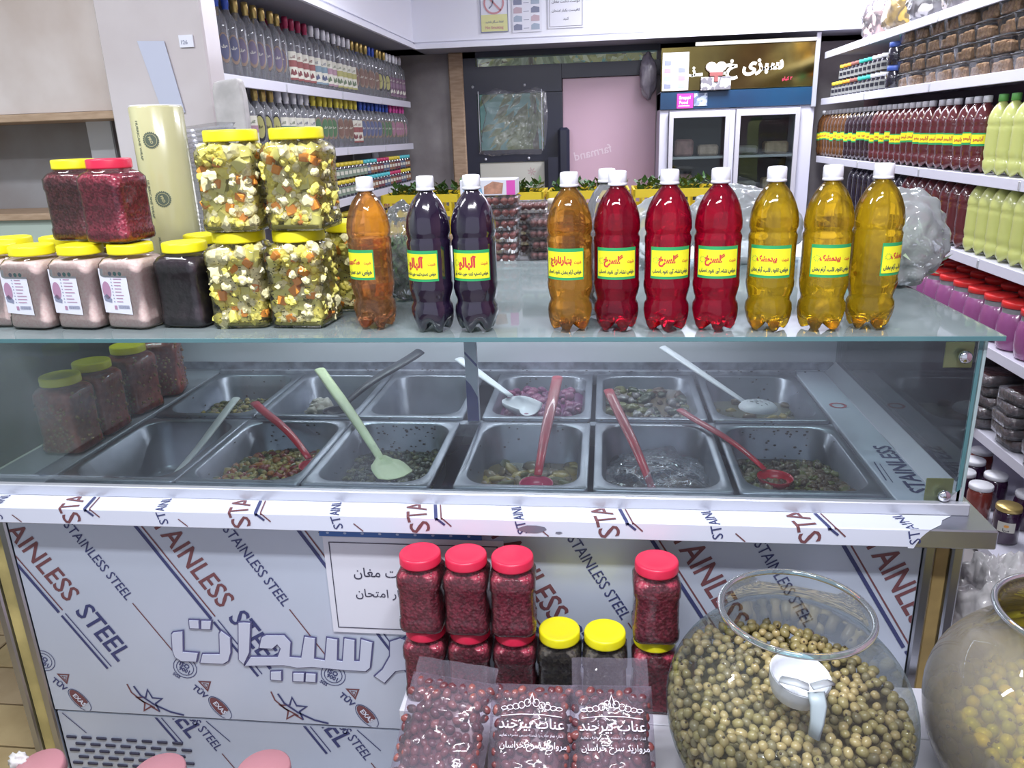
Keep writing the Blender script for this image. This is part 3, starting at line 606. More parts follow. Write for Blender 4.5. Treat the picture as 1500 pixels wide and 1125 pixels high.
chunks('f', 1, 420, .011, [ORB, YELB, OLV, REDB, YELB], 'chopped orange and yellow pickle in the front pan under the red ladle', z=-.06, base=mat('dark_oil', (.10, .07, .04), .15), slope=.12, seed=2)
chunks('f', 2, 420, .009, [DKG, OLV, DKG], 'dark green chopped pickle in the front pan under the pale green spatula', z=-.075, base=mat('green_brine', (.09, .10, .05), .12), seed=3)
chunks('f', 3, 130, .021, [YELB, TAN, TAN, OLV], 'yellow pickled slices in the front pan right of the divider', z=-.085, base=mat('yellow_brine', (.26, .20, .10), .12), slope=.10, seed=4, flat=.35, yo=-.02)
chunks('f', 4, 90, .022, [mat('black_bits', (.02, .02, .03), .3), BRN], 'dark pickles inside the clear bag in the front pan', z=-.085, base=mat('black_brine', (.03, .03, .06), .12), seed=5, flat=.5)
chunks('f', 5, 330, .012, [BRN, TAN, BRN, OLV], 'brown olive pickle in the rightmost front pan', z=-.06, base=mat('brown_brine', (.13, .10, .06), .08), slope=.12, seed=6, yo=-.03)
chunks('b', 0, 330, .009, [OLV, YELB, TAN, OLV], 'green and yellow relish in the leftmost back pan', z=-.065, base=MC['green_brine'], slope=.1, seed=7)
chunks('b', 1, 9, .024, [CRM], 'white pickled garlic lumps in the second back pan', z=-.045, region=.35, seed=8, sub=2, xo=-.03)
chunks('b', 3, 140, .0155, [PUR, PUR2], 'round purple pickled onions in the back pan under the white scoop', z=-.045, base=mat('purple_brine', (.14, .02, .10), .1), seed=9, flat=.95, amp=.1, sub=2)
chunks('b', 4, 110, .020, [BRN, DKG, mat('grey_bits', (.20, .18, .18), .25, coat=.4), OLV], 'dark brown pickled vegetables in the fifth back pan', z=-.045, base=MC['brown_brine'], seed=10, slope=-.05)
chunks('b', 5, 30, .017, [OLV, YELB, TAN], 'pale pickle pieces in brine in the rightmost back pan', z=-.075, base=mat('grey_brine', (.20, .20, .14), .06), seed=11)

rnd = random.Random(5); mb = MB()
for (r, i, n) in (('f', 2, 60), ('f', 1, 22), ('f', 3, 14), ('f', 5, 40), ('b', 3, 12), ('b', 0, 10), ('b', 5, 10)):
    cx, cy = pancen(r, i)
    for k in range(n):
        z = -rnd.random()**1.5*.075-.004; x = rnd.uniform(-.085, .085); q = .0005+abs(z)*.06
        s_ = rnd.uniform(.001, .0035)
        if rnd.random() < .75: mb.blob((cx+x, cy+.181-q-(.006 if z < -.03 else 0), .834+z), (s_*1.3, .0012, s_), 0, 0, sm=False)
        else: mb.blob((cx+rnd.choice((-1, 1))*(.127-q-(.006 if z < -.03 else 0)), cy+rnd.uniform(-.1, .12), .834+z), (.0012, s_*1.3, s_), 0, 0, sm=False)
tag(link('pickle_splashes', mb.mesh('pickle_splashes', MC['crumb_dark'])), 'dark herb flecks splashed on the inner pan walls', 'food', kind='stuff')

# ================================================================ UTENSILS
def utensil(name, label, col, bowl, a, b, hole=True, kind='ladle', rb=.04, curve=.02, group='serving utensils', w=.010, ang=None):
    """a = bowl centre, b = handle end"""
    a = Vector(a); b = Vector(b); t = thing(name, label, 'utensil', a, group=None)
    d = b-a; hd = Vector((d.x, d.y, 0)).normalized(); sd = Vector((-hd.y, hd.x, 0))
    mb = MB(); start = hd*rb*.85+Vector((0, 0, .006))
    pts = []; N = 14
    for i in range(N+1):
        u = i/N; p = start.lerp(d, u); p.z += curve*math.sin(PI*u)*(1-u); pts.append(p)
    rad = [w*1.2*(.75+.45*min(1, i/N*1.6)) for i in range(N+1)]
    mb.tube(pts, rad, 8, flat=.35)
    if hole:
        e = pts[-1]-pts[-3]; c_ = pts[-2]
        mb2 = MB().tube([pts[-1]*.6+pts[-2]*.4+Vector((0, 0, w*.30)), pts[-2]+Vector((0, 0, w*.32))], w*.38, 6, flat=.2)
        link('hanging_hole', mb2.mesh('hanging_hole', GREYD), t)
    link('handle', mb.mesh('handle', col), t)
    bm = MB(); Rt = Matrix((hd, sd, Vector((0, 0, 1)))).transposed()
    if kind in ('ladle', 'slotted'):
        ring = []; seg = 24
        prof = [(1, 0), (.98, -.18), (.86, -.45), (.6, -.66), (.3, -.76), (0.01, -.78), (.3, -.72), (.57, -.62), (.82, -.42), (.93, -.17), (.95, 0), (1, 0)]
        sg = 1 if kind == 'ladle' else -1
        for r_, z_ in prof:
            ring.append([tuple(Rt @ Vector((r_*rb*1.05*math.cos(2*PI*j/seg), r_*rb*math.sin(2*PI*j/seg), z_*rb*sg*(.85 if sg > 0 else .5)))) for j in range(seg)])
        bm.loft(ring)
        link('bowl', bm.mesh('bowl', bowl), t)
        if kind == 'slotted':
            sm_ = MB()
            for k in range(-2, 3):
                for q in range(4):
                    uu = -.6+q*.34; vv = k*.33
                    if uu*uu+vv*vv > .8: continue
                    def S(x, y): rr_ = min(.98, math.hypot(x, y)); return Rt @ Vector((x*rb*1.05, y*rb, .5*rb*.80*math.cos(rr_*PI/2)**.75+.003))
                    P = [S(uu, vv-.03), S(uu+.2, vv-.03), S(uu+.2, vv+.03), S(uu, vv+.03)]
                    sm_.add([tuple(p) for p in P], [(0, 1, 2, 3)])
            link('slots', sm_.mesh('slots', GREYD), t)
    elif kind == 'spatula':
        prof = [(.9, .008), (.75, .013), (.5, .026), (.25, .036), (-.1, .041), (-.6, .043), (-1.15, .043), (-1.22, .040)]
        vt = []
        for s_, wd in prof:
            z = -.004+(.006 if s_ > .6 else 0); vt.append([tuple(Rt @ Vector((s_*rb, k*wd, z+abs(k)**2*.010+hh))) for k, hh in ((-1, 0), (-.5, 0), (0, 0), (.5, 0), (1, 0), (1, .003), (.5, .003), (0, .003), (-.5, .003), (-1, .003))])
        bm.loft(vt, cap0=True, cap1=True); link('blade', bm.mesh('blade', bowl), t)
    elif kind == 'scoop':
        vt = []
        for s_, wd, dp in ((1.0, .012, .004), (.85, .03, .014), (.5, .042, .030), (0, .046, .036), (-.5, .046, .036), (-1.1, .044, .034), (-1.35, .043, .030)):
            n_ = 9; o_ = [tuple(Rt @ Vector((s_*rb, wd*math.sin(-PI/2+PI*k/(n_-1)), -dp*math.cos(-PI/2+PI*k/(n_-1))))) for k in range(n_)]
            i_ = [tuple(Rt @ Vector((s_*rb, (wd-.003)*math.sin(PI/2-PI*k/(n_-1)), -(dp-.003)*math.cos(PI/2-PI*k/(n_-1))))) for k in range(n_)]
            vt.append(o_+i_)
        bm.loft(vt, cap0=True, cap1=True); link('bowl', bm.mesh('bowl', bowl), t)
    return t
RP = mat('red_plastic', (.62, .012, .035), .3, coat=.4); RP2 = mat('pinkish_red_plastic', (.60, .03, .13), .3, coat=.4); WP = mat('white_utensil', (.82, .83, .88), .35); GP = mat('pale_green_plastic', (.78, .88, .52), .4, noise_s=60, noise_a=.02); GW = mat('greyish_white_plastic', (.66, .68, .66), .4)
utensil('ladle', 'red ladle resting in the orange pickle pan', RP, RP, (-.725, 1.74, .80), (-1.005, 2.03, .862), curve=.03)
utensil('spatula', 'white spatula whose handle lies in the empty front pan', GW, GW, (-1.05, 1.64, .80), (-1.075, 2.06, .865), kind='none', hole=True, rb=.001, w=.009, curve=-.01)
utensil('spatula', 'pale green wide spatula in the dark green pickle pan', GP, GP, (-.525, 1.70, .812), (-.88, 2.24, .90), kind='spatula', rb=.056, w=.012, curve=.01)
utensil('ladle', 'red ladle standing in the yellow slices pan', RP, RP2, (-.155, 1.655, .80), (-.13, 2.12, .915), curve=.02, w=.011)
utensil('ladle', 'red ladle sunk in the bag lined pan', RP, RP, (.125, 1.62, .775), (.015, 2.05, .90), curve=.02, w=.010, rb=.034)
utensil('ladle', 'red ladle filled with brine in the rightmost front pan', RP, RP, (.40, 1.715, .80), (.205, 2.0, .862), curve=.02, w=.009)
utensil('scoop', 'white scoop lying on the purple onions', WP, WP, (-.245, 2.12, .842), (-.46, 2.36, .90), kind='scoop', hole=False, rb=.045, w=.012, curve=.0)
utensil('slotted_spoon', 'white slotted spoon in the rightmost back pan', WP, WP, (.435, 2.13, .822), (.185, 2.39, .93), kind='slotted', hole=False, rb=.052, w=.011, curve=0)
utensil('ladle', 'black handled ladle leaning across two back pans', BLK, BLK, (-.80, 2.12, .81), (-.585, 2.36, .925), kind='ladle', rb=.035, w=.017, curve=.02)
bagp = MB(); cx, cy = pancen('f', 4)
V, Fc = ICO[4]; out = []
for p in V:
    q = Vector(p); k = 1+.18*noise.noise(q*3+Vector((5, 1, 2)))+.10*noise.noise(q*7)
    out.append((cx+.005+q.x*.125*k, cy-.005+q.y*.165*k, .765+q.z*.045*k))
bagp.add(out, Fc, 0, True)
tag(link('plastic_bag', bagp.mesh('plastic_bag', thin('bag_film', (.85, .88, .92), haze=.06, edge=.3, gloss=1.6, rough=.08, bump=1, bump_s=16, haze_noise=.10, hazecol=(.6, .65, .8)))), 'crumpled clear bag lining the fifth front pan', 'bag')

# ================================================================ SQUARE JARS
def jar_meshes(key, w, h, lr, lh, fill=None, fillmat=None, shell=True, n=5, lw=None):
    """square shouldered jar: returns dict of meshes (origin at base centre)"""
    hb = h-lh; g = .0024
    def body(k, top=1.0):
        W = w-2*k
        return [rrect(W-.022, W-.022, .012, .0+k, n), rrect(W-.004, W-.004, .018, .004+k, n), rrect(W, W, .020, .010, n), rrect(W, W, .020, .026, n), rrect(W-2*g, W-2*g, .018, .031, n), rrect(W-2*g, W-2*g, .018, hb-.048, n), rrect(W, W, .020, hb-.042, n), rrect(W, W, .022, hb-.020, n), rrect(W-.012, W-.012, .026, hb-.009-k, n)]
    d = {}
    b = body(0); b += [rrect(2*lr-.004, 2*lr-.004, lr-.0021, hb-.004, n), rrect(2*lr-.006, 2*lr-.006, lr-.0031, hb+.004, n)]
    d['shell'] = MB().loft(b, cap0=True).mesh(key+'_shell', CLEARJ)
    if fillmat:
        bb = body(.0018)
        d['fill'] = MB().loft(bb, cap0=True, cap1=True).mesh(key+'_fill', fillmat)
    def rib(r, z, a): return (r*(1+.006*(1 if int(a*60/PI) % 2 else -1)) if .002 < z < lh-.003 else r, z)
    d['lid'] = MB().lathe([(lr-.004, 0), (lr, .0015), (lr, .004), (lr, lh-.004), (lr-.0015, lh-.001), (lr-.005, lh), (lr-.008, lh-.0012), (lr*.5, lh-.0012), (0.0001, lh-.0012)], 60, mod=rib).mesh(key+'_lid', YEL)
    d['hb'] = hb-.001; return d
def make_jar(M, label, loc, rz=0, lidmat=YEL, group=None, fillmat=None, name='jar', extra=None, lid=True, fname='filling'):
    t = thing(name, label, 'jar', loc, rz, group)
    link('body', M['shell'], t)
    if 'fill' in M: link(fname, M['fill'], t, mats={0: fillmat} if fillmat else None)
    if lid: link('lid', M['lid'], t, (0, 0, M['hb']), mats={0: lidmat})
    if extra: extra(t)
    return t
BARB = mat('barberry_filling', (.56, .06, .12), .35, noise_s=170, col2=(.28, .02, .05), vor=True, bump=.8, bump_s=150, coat=.3)
BARBD = mat('dark_barberry_filling', (.26, .06, .08), .35, noise_s=170, col2=(.12, .02, .03), vor=True, bump=.8, bump_s=150, coat=.3)
DARKH = mat('dark_hibiscus_filling', (.055, .035, .05), .4, noise_s=60, col2=(.02, .008, .02), bump=.8, bump_s=70, coat=.3)
HERB = mat('dry_herb_filling', (.13, .11, .09), .6, noise_s=140, col2=(.05, .04, .04), vor=True, bump=.6, bump_s=140)
SALT = mat('pink_salt_filling', (1.0, .80, .78), .6, noise_s=220, col2=(.95, .70, .69), vor=True, bump=.08, bump_s=220)
SAUCE = mat('red_relish_filling', (.72, .14, .08), .35, noise_s=70, col2=(.45, .06, .04), bump=.5, bump_s=70, coat=.4)
JC = jar_meshes('cauliflower_jar', .128, .2085, .056, .024)
JS = jar_meshes('salt_jar', .112, .186, .048, .022, fillmat=SALT)
JR = jar_meshes('barberry_jar', .112, .180, .047, .022, fillmat=BARB)
JB = jar_meshes('front_jar', .0925, .170, .043, .022, fillmat=BARB)
JD = jar_meshes('sauce_jar', .112, .200, .048, .022, fillmat=SAUCE)
Z0 = 1.1925
# cauliflower and carrot pieces packed behind the jar wall
FL = [mat('cauliflower_cream', (.97, .90, .50), .45), mat('cauliflower_yellow', (.96, .86, .18), .45), mat('pickled_cucumber', (.80, .76, .22), .35), mat('herb_fleck', (.10, .10, .03), .6), mat('pickle_mass', (.80, .72, .20), .5, noise_s=60, col2=(.55, .52, .14), bump=.6, bump_s=60)]
CAR = mat('carrot_orange', (.95, .36, .05), .35)
def floret(mb, c, s, rnd, mi):
    for k in range(rnd.choice((3, 4, 5))):
        o = Vector((rnd.uniform(-1, 1), rnd.uniform(-1, 1), rnd.uniform(-1, 1)))*s*.55
        mb.blob((c[0]+o.x, c[1]+o.y, c[2]+o.z), (s*.52, s*.52, s*.52), mi, 1, .55, rnd.random()*30, None, sm=False)
def cauli(seed):
    rnd = random.Random(seed); mb = MB(); W = .064-.0165; spots = []
    h0, h1 = .016, .166
    def ok(p, d): return all((Vector(p)-q).length > d for q in spots)
    tries = 0
    while len(spots) < 235 and tries < 9000:
        tries += 1; z = rnd.uniform(h0, h1); u = rnd.uniform(-W, W)*1.05; f = rnd.random()
        if f < .38: p = (u, -W, z)
        elif f < .58: p = (W, u, z)
        elif f < .76: p = (-W, u, z)
        elif f < .9: p = (u, W, z)
        else: p = (u, rnd.uniform(-W, W), h1)
        if abs(p[0]) > W*.9 and abs(p[1]) > W*.9: p = (p[0]*.96, p[1]*.96, p[2])
        if ok(p, .0138): spots.append(Vector(p))
    for p in spots:
        r = rnd.random(); s = rnd.uniform(.0145, .0205)
        if r < .52: floret(mb, p, s, rnd, 0 if rnd.random() < .5 else 1)
        elif r < .66:
            mb.blob(p, (s*1.1, s*.7, s*.9), 0 if rnd.random() < .6 else 1, 1, .6, rnd.random()*9, Matrix.Rotation(rnd.uniform(0, 3), 3, 'Z'), sm=False)
        elif r < .84: 
            q = Matrix.Rotation(rnd.uniform(0, 3), 3, 'Y') @ Matrix.Rotation(rnd.uniform(-.5, .5), 3, 'X'); k = s*.60
            v = [tuple(p+q @ Vector((a*k, b*k*.8, c*k))) for c in (-1, 1) for b in (-1, 1) for a in (-1, 1)]; mb.add(v, [(0, 2, 3, 1), (4, 5, 7, 6), (0, 1, 5, 4), (2, 6, 7, 3), (0, 4, 6, 2), (1, 3, 7, 5)], 2)
    for _ in range(190):
        z = h0-.006+(h1-h0)*rnd.random()**1.6; u = rnd.uniform(-1, 1)*.055; f = rnd.random(); w_ = .0585
        p = (u, -w_, z) if f < .5 else (w_, u, z) if f < .75 else (-w_, u, z)
        mb.blob(p, (.0018, .0018, .0013), 3, 0, sm=False)
    mb.loft([rrect(.082, .082, .02, z, 5) for z in (.008, .010, .152)], 4, True, True)
    return mb.mesh('cauliflower_mix', FL)
CM = [cauli(3), cauli(11)]
kk = .0102; carm = MB().bbox(-kk, kk, -kk*.8, kk*.8, -kk, kk, b=.002).mesh('carrot_cube', CAR)
BRINE = mat('brine_layer', (.36, .33, .07), .2)
bri = MB().loft([rrect(.098, .098, .012, .003, 5), rrect(.118, .118, .02, .007, 5), rrect(.118, .118, .02, .013, 5)], cap0=True, cap1=True).mesh('brine', BRINE)
def cauli_jar(label, loc, rz, v, seed, extra=None, zr=0):
    t = make_jar(JC, label, loc, rz, group='cauliflower pickle jars on the glass top', name='pickle_jar')
    m = link('vegetable_mix', CM[v], t, rot=(0, 0, zr)); m['kind'] = 'stuff'
    link('brine', bri, t)
    rnd = random.Random(seed); pts = []
    while len(pts) < 16:
        z = rnd.uniform(.018, .158); u = rnd.uniform(-.048, .048); f = rnd.random()
        p = Vector((u, -.0525, z) if f < .6 else (.0525, u, z) if f < .85 else (-.0525, u, z))
        if all((p-q).length > .017 for q in pts) or rnd.random() < .02:
            pts.append(p); k = rnd.uniform(.8, 1.1); o = link('carrot_cube', carm, t, p, (rnd.uniform(-.2, .2), rnd.uniform(0, 3), rnd.uniform(-.2, .2))); o.scale = (k, k, k*rnd.uniform(.7, 1))
    return t
cauli_jar('cauliflower pickle jar at the bottom left of the tall stack on the glass', (-.797, 1.645, Z0), .06, 0, 1)
cauli_jar('cauliflower pickle jar at the bottom right of the tall stack on the glass', (-.660, 1.645, Z0), -.05, 1, 2)
cauli_jar('cauliflower pickle jar at the top left of the tall stack', (-.785, 1.645, Z0+.2085), .03, 1, 3, zr=PI)
cauli_jar('cauliflower pickle jar at the top right of the tall stack', (-.640, 1.645, Z0+.2085), -.06, 0, 4, zr=PI)
cauli_jar('cauliflower pickle jar standing alone behind the tall stack beside the amber bottle', (-.600, 1.81, Z0), .1, 1, 5)
# pink salt jars with a wrap-round label
SPR = [PAPER, mat('mauve_print', (.45, .25, .38), .5), mat('teal_print', (.15, .32, .33), .5), GREYP]
def salt_label(t):
    w = .0525; mb = MB(); y = -w-.0012
    F = lambda u, v: (u, y, v); G = lambda u, v: (-w-.0012, u, v)
    # front half of label and the part round the left corner
    mb.add([(-.048, y, .038), (.024, y, .034), (.024, y, .132), (-.048, y, .136)], [(0, 1, 2, 3)])
    mb.add([(-w-.0012, -.046, .038), (-.048, y, .038), (-.048, y, .136), (-w-.0012, -.046, .136)], [(0, 1, 2, 3)])
    mb.add([(-w-.0012, .01, .045), (-w-.0012, -.046, .038), (-w-.0012, -.046, .136), (-w-.0012, .01, .138)], [(0, 1, 2, 3)])
    H = lambda u, v: (u, y-.0006, v)
    for k in range(3): poly(mb, [(-.018+k*.013+.0048*math.cos(a*.7), .125+.0048*math.sin(a*.7)) for a in range(9)], H, 2 if k else 3)
    for k in range(8):
        L = R.uniform(.016, .028); poly(mb, [(-.012, .1125-k*.0072), (-.012+L, .1125-k*.0072), (-.012+L, .1142-k*.0072), (-.012, .1142-k*.0072)], H, 1)
        poly(mb, [(-.0195, .112-k*.0072), (-.017, .112-k*.0072), (-.017, .1145-k*.0072), (-.0195, .1145-k*.0072)], H, 3)
    for k in range(14): poly(mb, [(-.010+k*.0021, .047), (-.0088+k*.0021+(k % 3)*.0002, .047), (-.0088+k*.0021, .055), (-.010+k*.0021, .055)], H, 3)
    poly(mb, [(-.021, .045), (-.014, .045), (-.014, .054), (-.021, .054)], H, 1)
    poly(mb, [(-.034+.011*math.cos(a*.42), .088+.020*math.sin(a*.42)) for a in range(15)], H, 1)
    poly(mb, [(-.043, .064), (-.026, .060), (-.024, .068), (-.036, .080), (-.045, .074)], H, 3)
    link('label', mb.mesh('salt_label', SPR), t)
for (x, y, rz, lb) in ((-1.050, 1.635, -.16, 'pink salt jar nearest the dark hibiscus jar on the glass'), (-1.170, 1.635, -.14, 'middle pink salt jar of the front three'), (-1.288, 1.635, -.14, 'pink salt jar at the left of the front three'), (-1.405, 1.66, 0, 'pink salt jar cut off by the left edge')):
    make_jar(JS, lb, (x, y, Z0), rz, group='pink salt jars', name='salt_jar', extra=salt_label)
make_jar(JS, 'dark hibiscus jar between the pink salt and the cauliflower jars', (-.927, 1.645, Z0), -.10, fillmat=DARKH, name='hibiscus_jar')
make_jar(JS, 'yellow lidded dark jar behind the hibiscus jar', (-.955, 1.79, Z0), .1, fillmat=DARKH, name='hibiscus_jar')
for x, y, lb in ((-1.47, 1.80, 'pink salt jar in the back row at the far left'), (-1.335, 1.80, 'pink salt jar in the back row behind the left jar'), (-1.21, 1.77, 'pink salt jar in the back row under the red jars')):
    make_jar(JS, lb, (x, y, Z0), .1, group='pink salt jars in the back row', name='salt_jar')
make_jar(JR, 'red lidded barberry jar stacked on the pink salt jars', (-1.083, 1.665, Z0+.187), -.10, lidmat=REDL, name='barberry_jar')
make_jar(JR, 'yellow lidded dark barberry jar stacked left of the red lidded one', (-1.205, 1.72, Z0+.187), -.06, fillmat=BARBD, name='barberry_jar')
# red relish jars inside the case
rb_ = MB()
for i in range(90):
    f = R.random(); z = .012+.15*R.random()**1.5; u = R.uniform(-.045, .045); p = (u, -.0535, z) if f < .6 else (.0535, u, z)
    s = R.uniform(.002, .005); rb_.blob(p, (s, s, s), 0, 0, sm=False)
RBM = rb_.mesh('relish_bits', mat('relish_bits', (.42, .20, .06), .4))
def relish(t): o = link('relish_bits', RBM, t); o['kind'] = 'stuff'
for (x, y, rz, ld, lb) in ((-1.367, 1.735, -.02, 1, 'red relish jar nearest the front glass inside the case'), (-1.367, 1.862, -.02, 1, 'second red relish jar inside the case'), (-1.367, 2.03, -.2, 1, 'third red relish jar inside the case'), (-1.367, 2.19, .3, 0, 'small lidless red relish jar at the back inside the case')):
    make_jar(JD, lb, (x, y, .8395), rz, group='red relish jars in the case', name='relish_jar', extra=relish, lid=bool(ld))
# barberry jars on the platform in front of the counter
PZ = .432
for k in range(3):
    x = -.372+.0955*k; n_ = ('left', 'middle', 'right')[k]
    make_jar(JB, f'{n_} barberry jar of the bottom layer under the red lidded row', (x, 1.38, PZ), 0, REDL, 'stacked barberry jars', name='barberry_jar')
    make_jar(JB, f'{n_} red lidded barberry jar of the upper layer in front of the paper sign', (x, 1.378, PZ+.1702), .04*(k-1), REDL, 'stacked barberry jars', name='barberry_jar')
make_jar(JB, 'yellow lidded dry herb jar beside the stacked barberry jars', (-.088, 1.38, PZ), 0, YEL, 'dry herb jars', HERB, name='herb_jar')
make_jar(JB, 'yellow lidded dry herb jar beside the single barberry stack', (.006, 1.378, PZ), 0, YEL, 'dry herb jars', HERB, name='herb_jar')
make_jar(JB, 'yellow lidded barberry jar under the single red lidded jar', (.107, 1.38, PZ), 0, YEL, name='barberry_jar')
make_jar(JB, 'single red lidded barberry jar beside the big olive bowl', (.107, 1.375, PZ+.1702), .03, REDL, name='barberry_jar')

# ================================================================ SYRUP BOTTLES
PROF = [(.008, .010), (.022, .004), (.034, .001), (.040, .010), (.0445, .028), (.0455, .042), (.044, .054), (.0400, .061), (.0400, .067), (.0428, .076), (.0455, .090), (.0458, .098), (.0445, .104), (.0452, .108), (.0448, .112), (.0448, .172), (.0456, .180), (.0456, .187), (.0430, .192), (.0430, .196), (.0457, .203), (.0452, .216), (.0425, .233), (.037, .250), (.029, .266), (.0205, .277), (.0150, .283), (.0140, .292)]
def petal(r, z, a):
    if z < .045:
        k = .5+.5*math.cos(5*a+PI/2); q = (1-z/.045); return (r*(1-.16*q*(1-k)), z+.022*(1-k)**1.5*max(0, 1-z/.03)*(1 if z < .03 else 0))
    if .066 < z < .1: return (r*(1+.022*math.cos(10*a)*math.sin(PI*(z-.066)/.034)), z)
    if .20 < z < .262: return (r*(1+.020*math.cos(10*a)*math.sin(PI*(z-.20)/.062)), z)
    return (r, z)
PETM = MB().lathe(PROF, 40, cap0=True, cap1=True, mod=petal).mesh('pet_body', WHITE)
PETS = MB().lathe([p for i, p in enumerate(PROF) if i not in (5, 8, 11, 13, 16, 18)], 15, cap0=True, mod=petal).mesh('pet_body_small', WHITE)
def crib(r, z, a): return (r*(1+.012*(1 if int(a*48/PI) % 2 else -1)) if .006 < z < .0255 else r, z)
CAPM = MB().lathe([(.0155, 0), (.0185, 0), (.0187, .004), (.0175, .0055), (.0183, .0065), (.0180, .024), (.0165, .0275), (.010, .0285), (.0001, .0285)], 48, mod=crib).mesh('bottle_cap', CAPW)
CAPS = MB().lathe([(.0155, 0), (.0185, 0), (.0183, .024), (.0165, .0275), (.0001, .0285)], 12).mesh('bottle_cap_small', CAPW)
NECK = MB().lathe([(.0135, .283), (.0150, .284), (.0135, .287), (.0135, .298)], 16).mesh('neck', thin('neck_clear', (.8, .78, .7), haze=.15))
LG = mat('label_green', (.03, .36, .12), .5); LY = mat('label_yellow', (.90, .86, .03), .5); LR = mat('label_red', (.60, .05, .05), .5); LK = mat('label_black', (.03, .06, .08), .5)
def cyl(r): return lambda u, v: (r*math.sin(u/r), -r*math.cos(u/r), v)
def arc_patch(mb, r, u0, u1, z0, z1, mi, n=12):
    f_ = cyl(r); v = [f_(u0+(u1-u0)*i/n, z) for z in (z0, z1) for i in range(n+1)]
    mb.add(v, [(i, i+1, n+2+i, n+1+i) for i in range(n)], mi, True)
LBL = {}
def syrup_label(title, sub):
    if title in LBL: return LBL[title]
    mb = MB(); r = .0452; arc_patch(mb, r, -.043, .043, .1095, .1715, 0)
    arc_patch(mb, r+.0004, -.0412, .0412, .1145, .1650, 1)
    st = lambda oy, k: (lambda u, v: cyl(r+.0008)(u, oy+(v-oy)*k))
    put(mb, title, st(.146, 1.3), w=.039 if len(title) < 8 else .048, ox=-.006, oy=.146, mi=2, bold=.055)
    put(mb, 'شربت', st(.144, 1.3), w=.015, ox=.0300, oy=.144, mi=2, bold=.03)
    put(mb, sub, st(.1245, 1.6), w=.076, ox=.0, oy=.1245, mi=3, bold=.04)
    for k in range(10): a = k*PI/5; stroke(mb, [(-.031+.004*math.cos(a), .146+.004*math.sin(a)), (-.031+.0065*math.cos(a), .146+.0065*math.sin(a))], .0008, cyl(r+.0008), 0)
    LBL[title] = mb.mesh('syrup_label', [LG, LY, LR, LK]); return LBL[title]
AMB = liquid('amber_syrup', (.96, .62, .22), (.62, .30, .06), .88); AMBR = liquid('copper_syrup', (.96, .62, .38), (.60, .30, .15), .88)
GOLD = liquid('gold_syrup', (.98, .76, .12), (.75, .45, .03), .87); ROSE = liquid('rose_syrup', (.88, .05, .16), (.42, .01, .06), .80)
CHER = mat('sour_cherry_syrup', (.012, .006, .022), .12, coat=1, spec=.8)
ST = {'sek': ('سکنجبین', 'خواص: ضد عطش، خنک'), 'alb': ('آلبالو', 'خواص: تصفیه کننده خون، نشاط آور'), 'bah': ('بهارنارنج', 'خواص: آرام بخش، تقوی اعصاب'), 'gol': ('گلسرخ', 'خواص: نشاط آور، تقوی اعصاب'), 'bid': ('بیدمشک', 'خواص: تقوی قلب، آرام بخش')}
for (x, y, k, liq, ang, lb) in ((-.489, 1.60, 'sek', AMBR, -30, 'copper coloured syrup bottle standing alone beside the cauliflower jars'),
        (-.356, 1.572, 'alb', CHER, -22, 'black cherry syrup bottle on the left of the dark pair'), (-.262, 1.572, 'alb', CHER, -3, 'black cherry syrup bottle on the right of the dark pair'),
        (-.068, 1.572, 'bah', AMB, -16, 'amber orange blossom syrup bottle left of the red bottles'),
        (.026, 1.572, 'gol', ROSE, -1, 'red rose syrup bottle next to the amber bottle'), (.126, 1.570, 'gol', ROSE, 5, 'middle red rose syrup bottle'), (.2225, 1.570, 'gol', ROSE, -6, 'red rose syrup bottle next to the golden bottles'),
        (.326, 1.568, 'bid', GOLD, -14, 'golden willow syrup bottle next to the red bottles'), (.428, 1.568, 'bid', GOLD, 3, 'middle golden willow syrup bottle'), (.523, 1.580, 'bid', GOLD, 52, 'golden willow syrup bottle at the right end with its label turned away'),
        (.006, 1.680, None, thin('empty_pet', (.9, .9, .93), haze=.15, edge=.6, gloss=1.3), 0, 'clear bottle half hidden behind the first red rose syrup bottle')):
    t = thing('syrup_bottle', lb, 'bottle', (x, y, Z0), R.uniform(-.02, .02), 'syrup bottles on the glass top')
    link('body', PETM, t, rot=(0, 0, R.uniform(0, 6)), mats={0: liq})
    link('neck', NECK, t); link('cap', CAPM, t, (0, 0, .2865))
    if k: link('label', syrup_label(*ST[k]), t, rot=(0, 0, math.radians(ang)))

# ================================================================ WALL SHELVES
def wall_shelf(label, side, z, y0, y1, lip=.042, xf=None, xb=None):
    t = thing('wall_shelf', label, 'shelf', (0, 0, z), group='white metal wall shelves')
    s = -1 if side == 'l' else 1; xf = xf if xf else (1.5 if side == 'l' else 1.55); xb = xb if xb else (1.85 if side == 'l' else 1.95)
    a, b = sorted((s*xf, s*xb)); boxo('board', (a, b, y0, y1, -.022, -.001), SHELFM, t)
    a, b = sorted((s*(xf-.006), s*(xf+.006)))
    n = max(1, round((y1-y0)/.95)); L = (y1-y0)/n
    for k in range(n): boxo('front_rail', (a, b, y0+L*k+.002, y0+L*(k+1)-.002, -lip, .002), SHELFM, t)
    for k in range(1, n):
        a2, b2 = sorted((s*(xf-.009), s*(xf-.003))); boxo('rail_clip', (a2, b2, y0+L*k-.008, y0+L*k+.008, -lip+.004, -.004), ALU, t)
    return t
for z, lb in ((1.845, 'top left wall shelf under the clear bottles'), (1.538, 'second left wall shelf holding clear bottles'), (1.255, 'third left wall shelf with small jars'), (.968, 'fourth left wall shelf with yellow lidded jars'), (.68, 'lowest left wall shelf')):
    wall_shelf(lb, 'l', z, 2.95, 6.28)
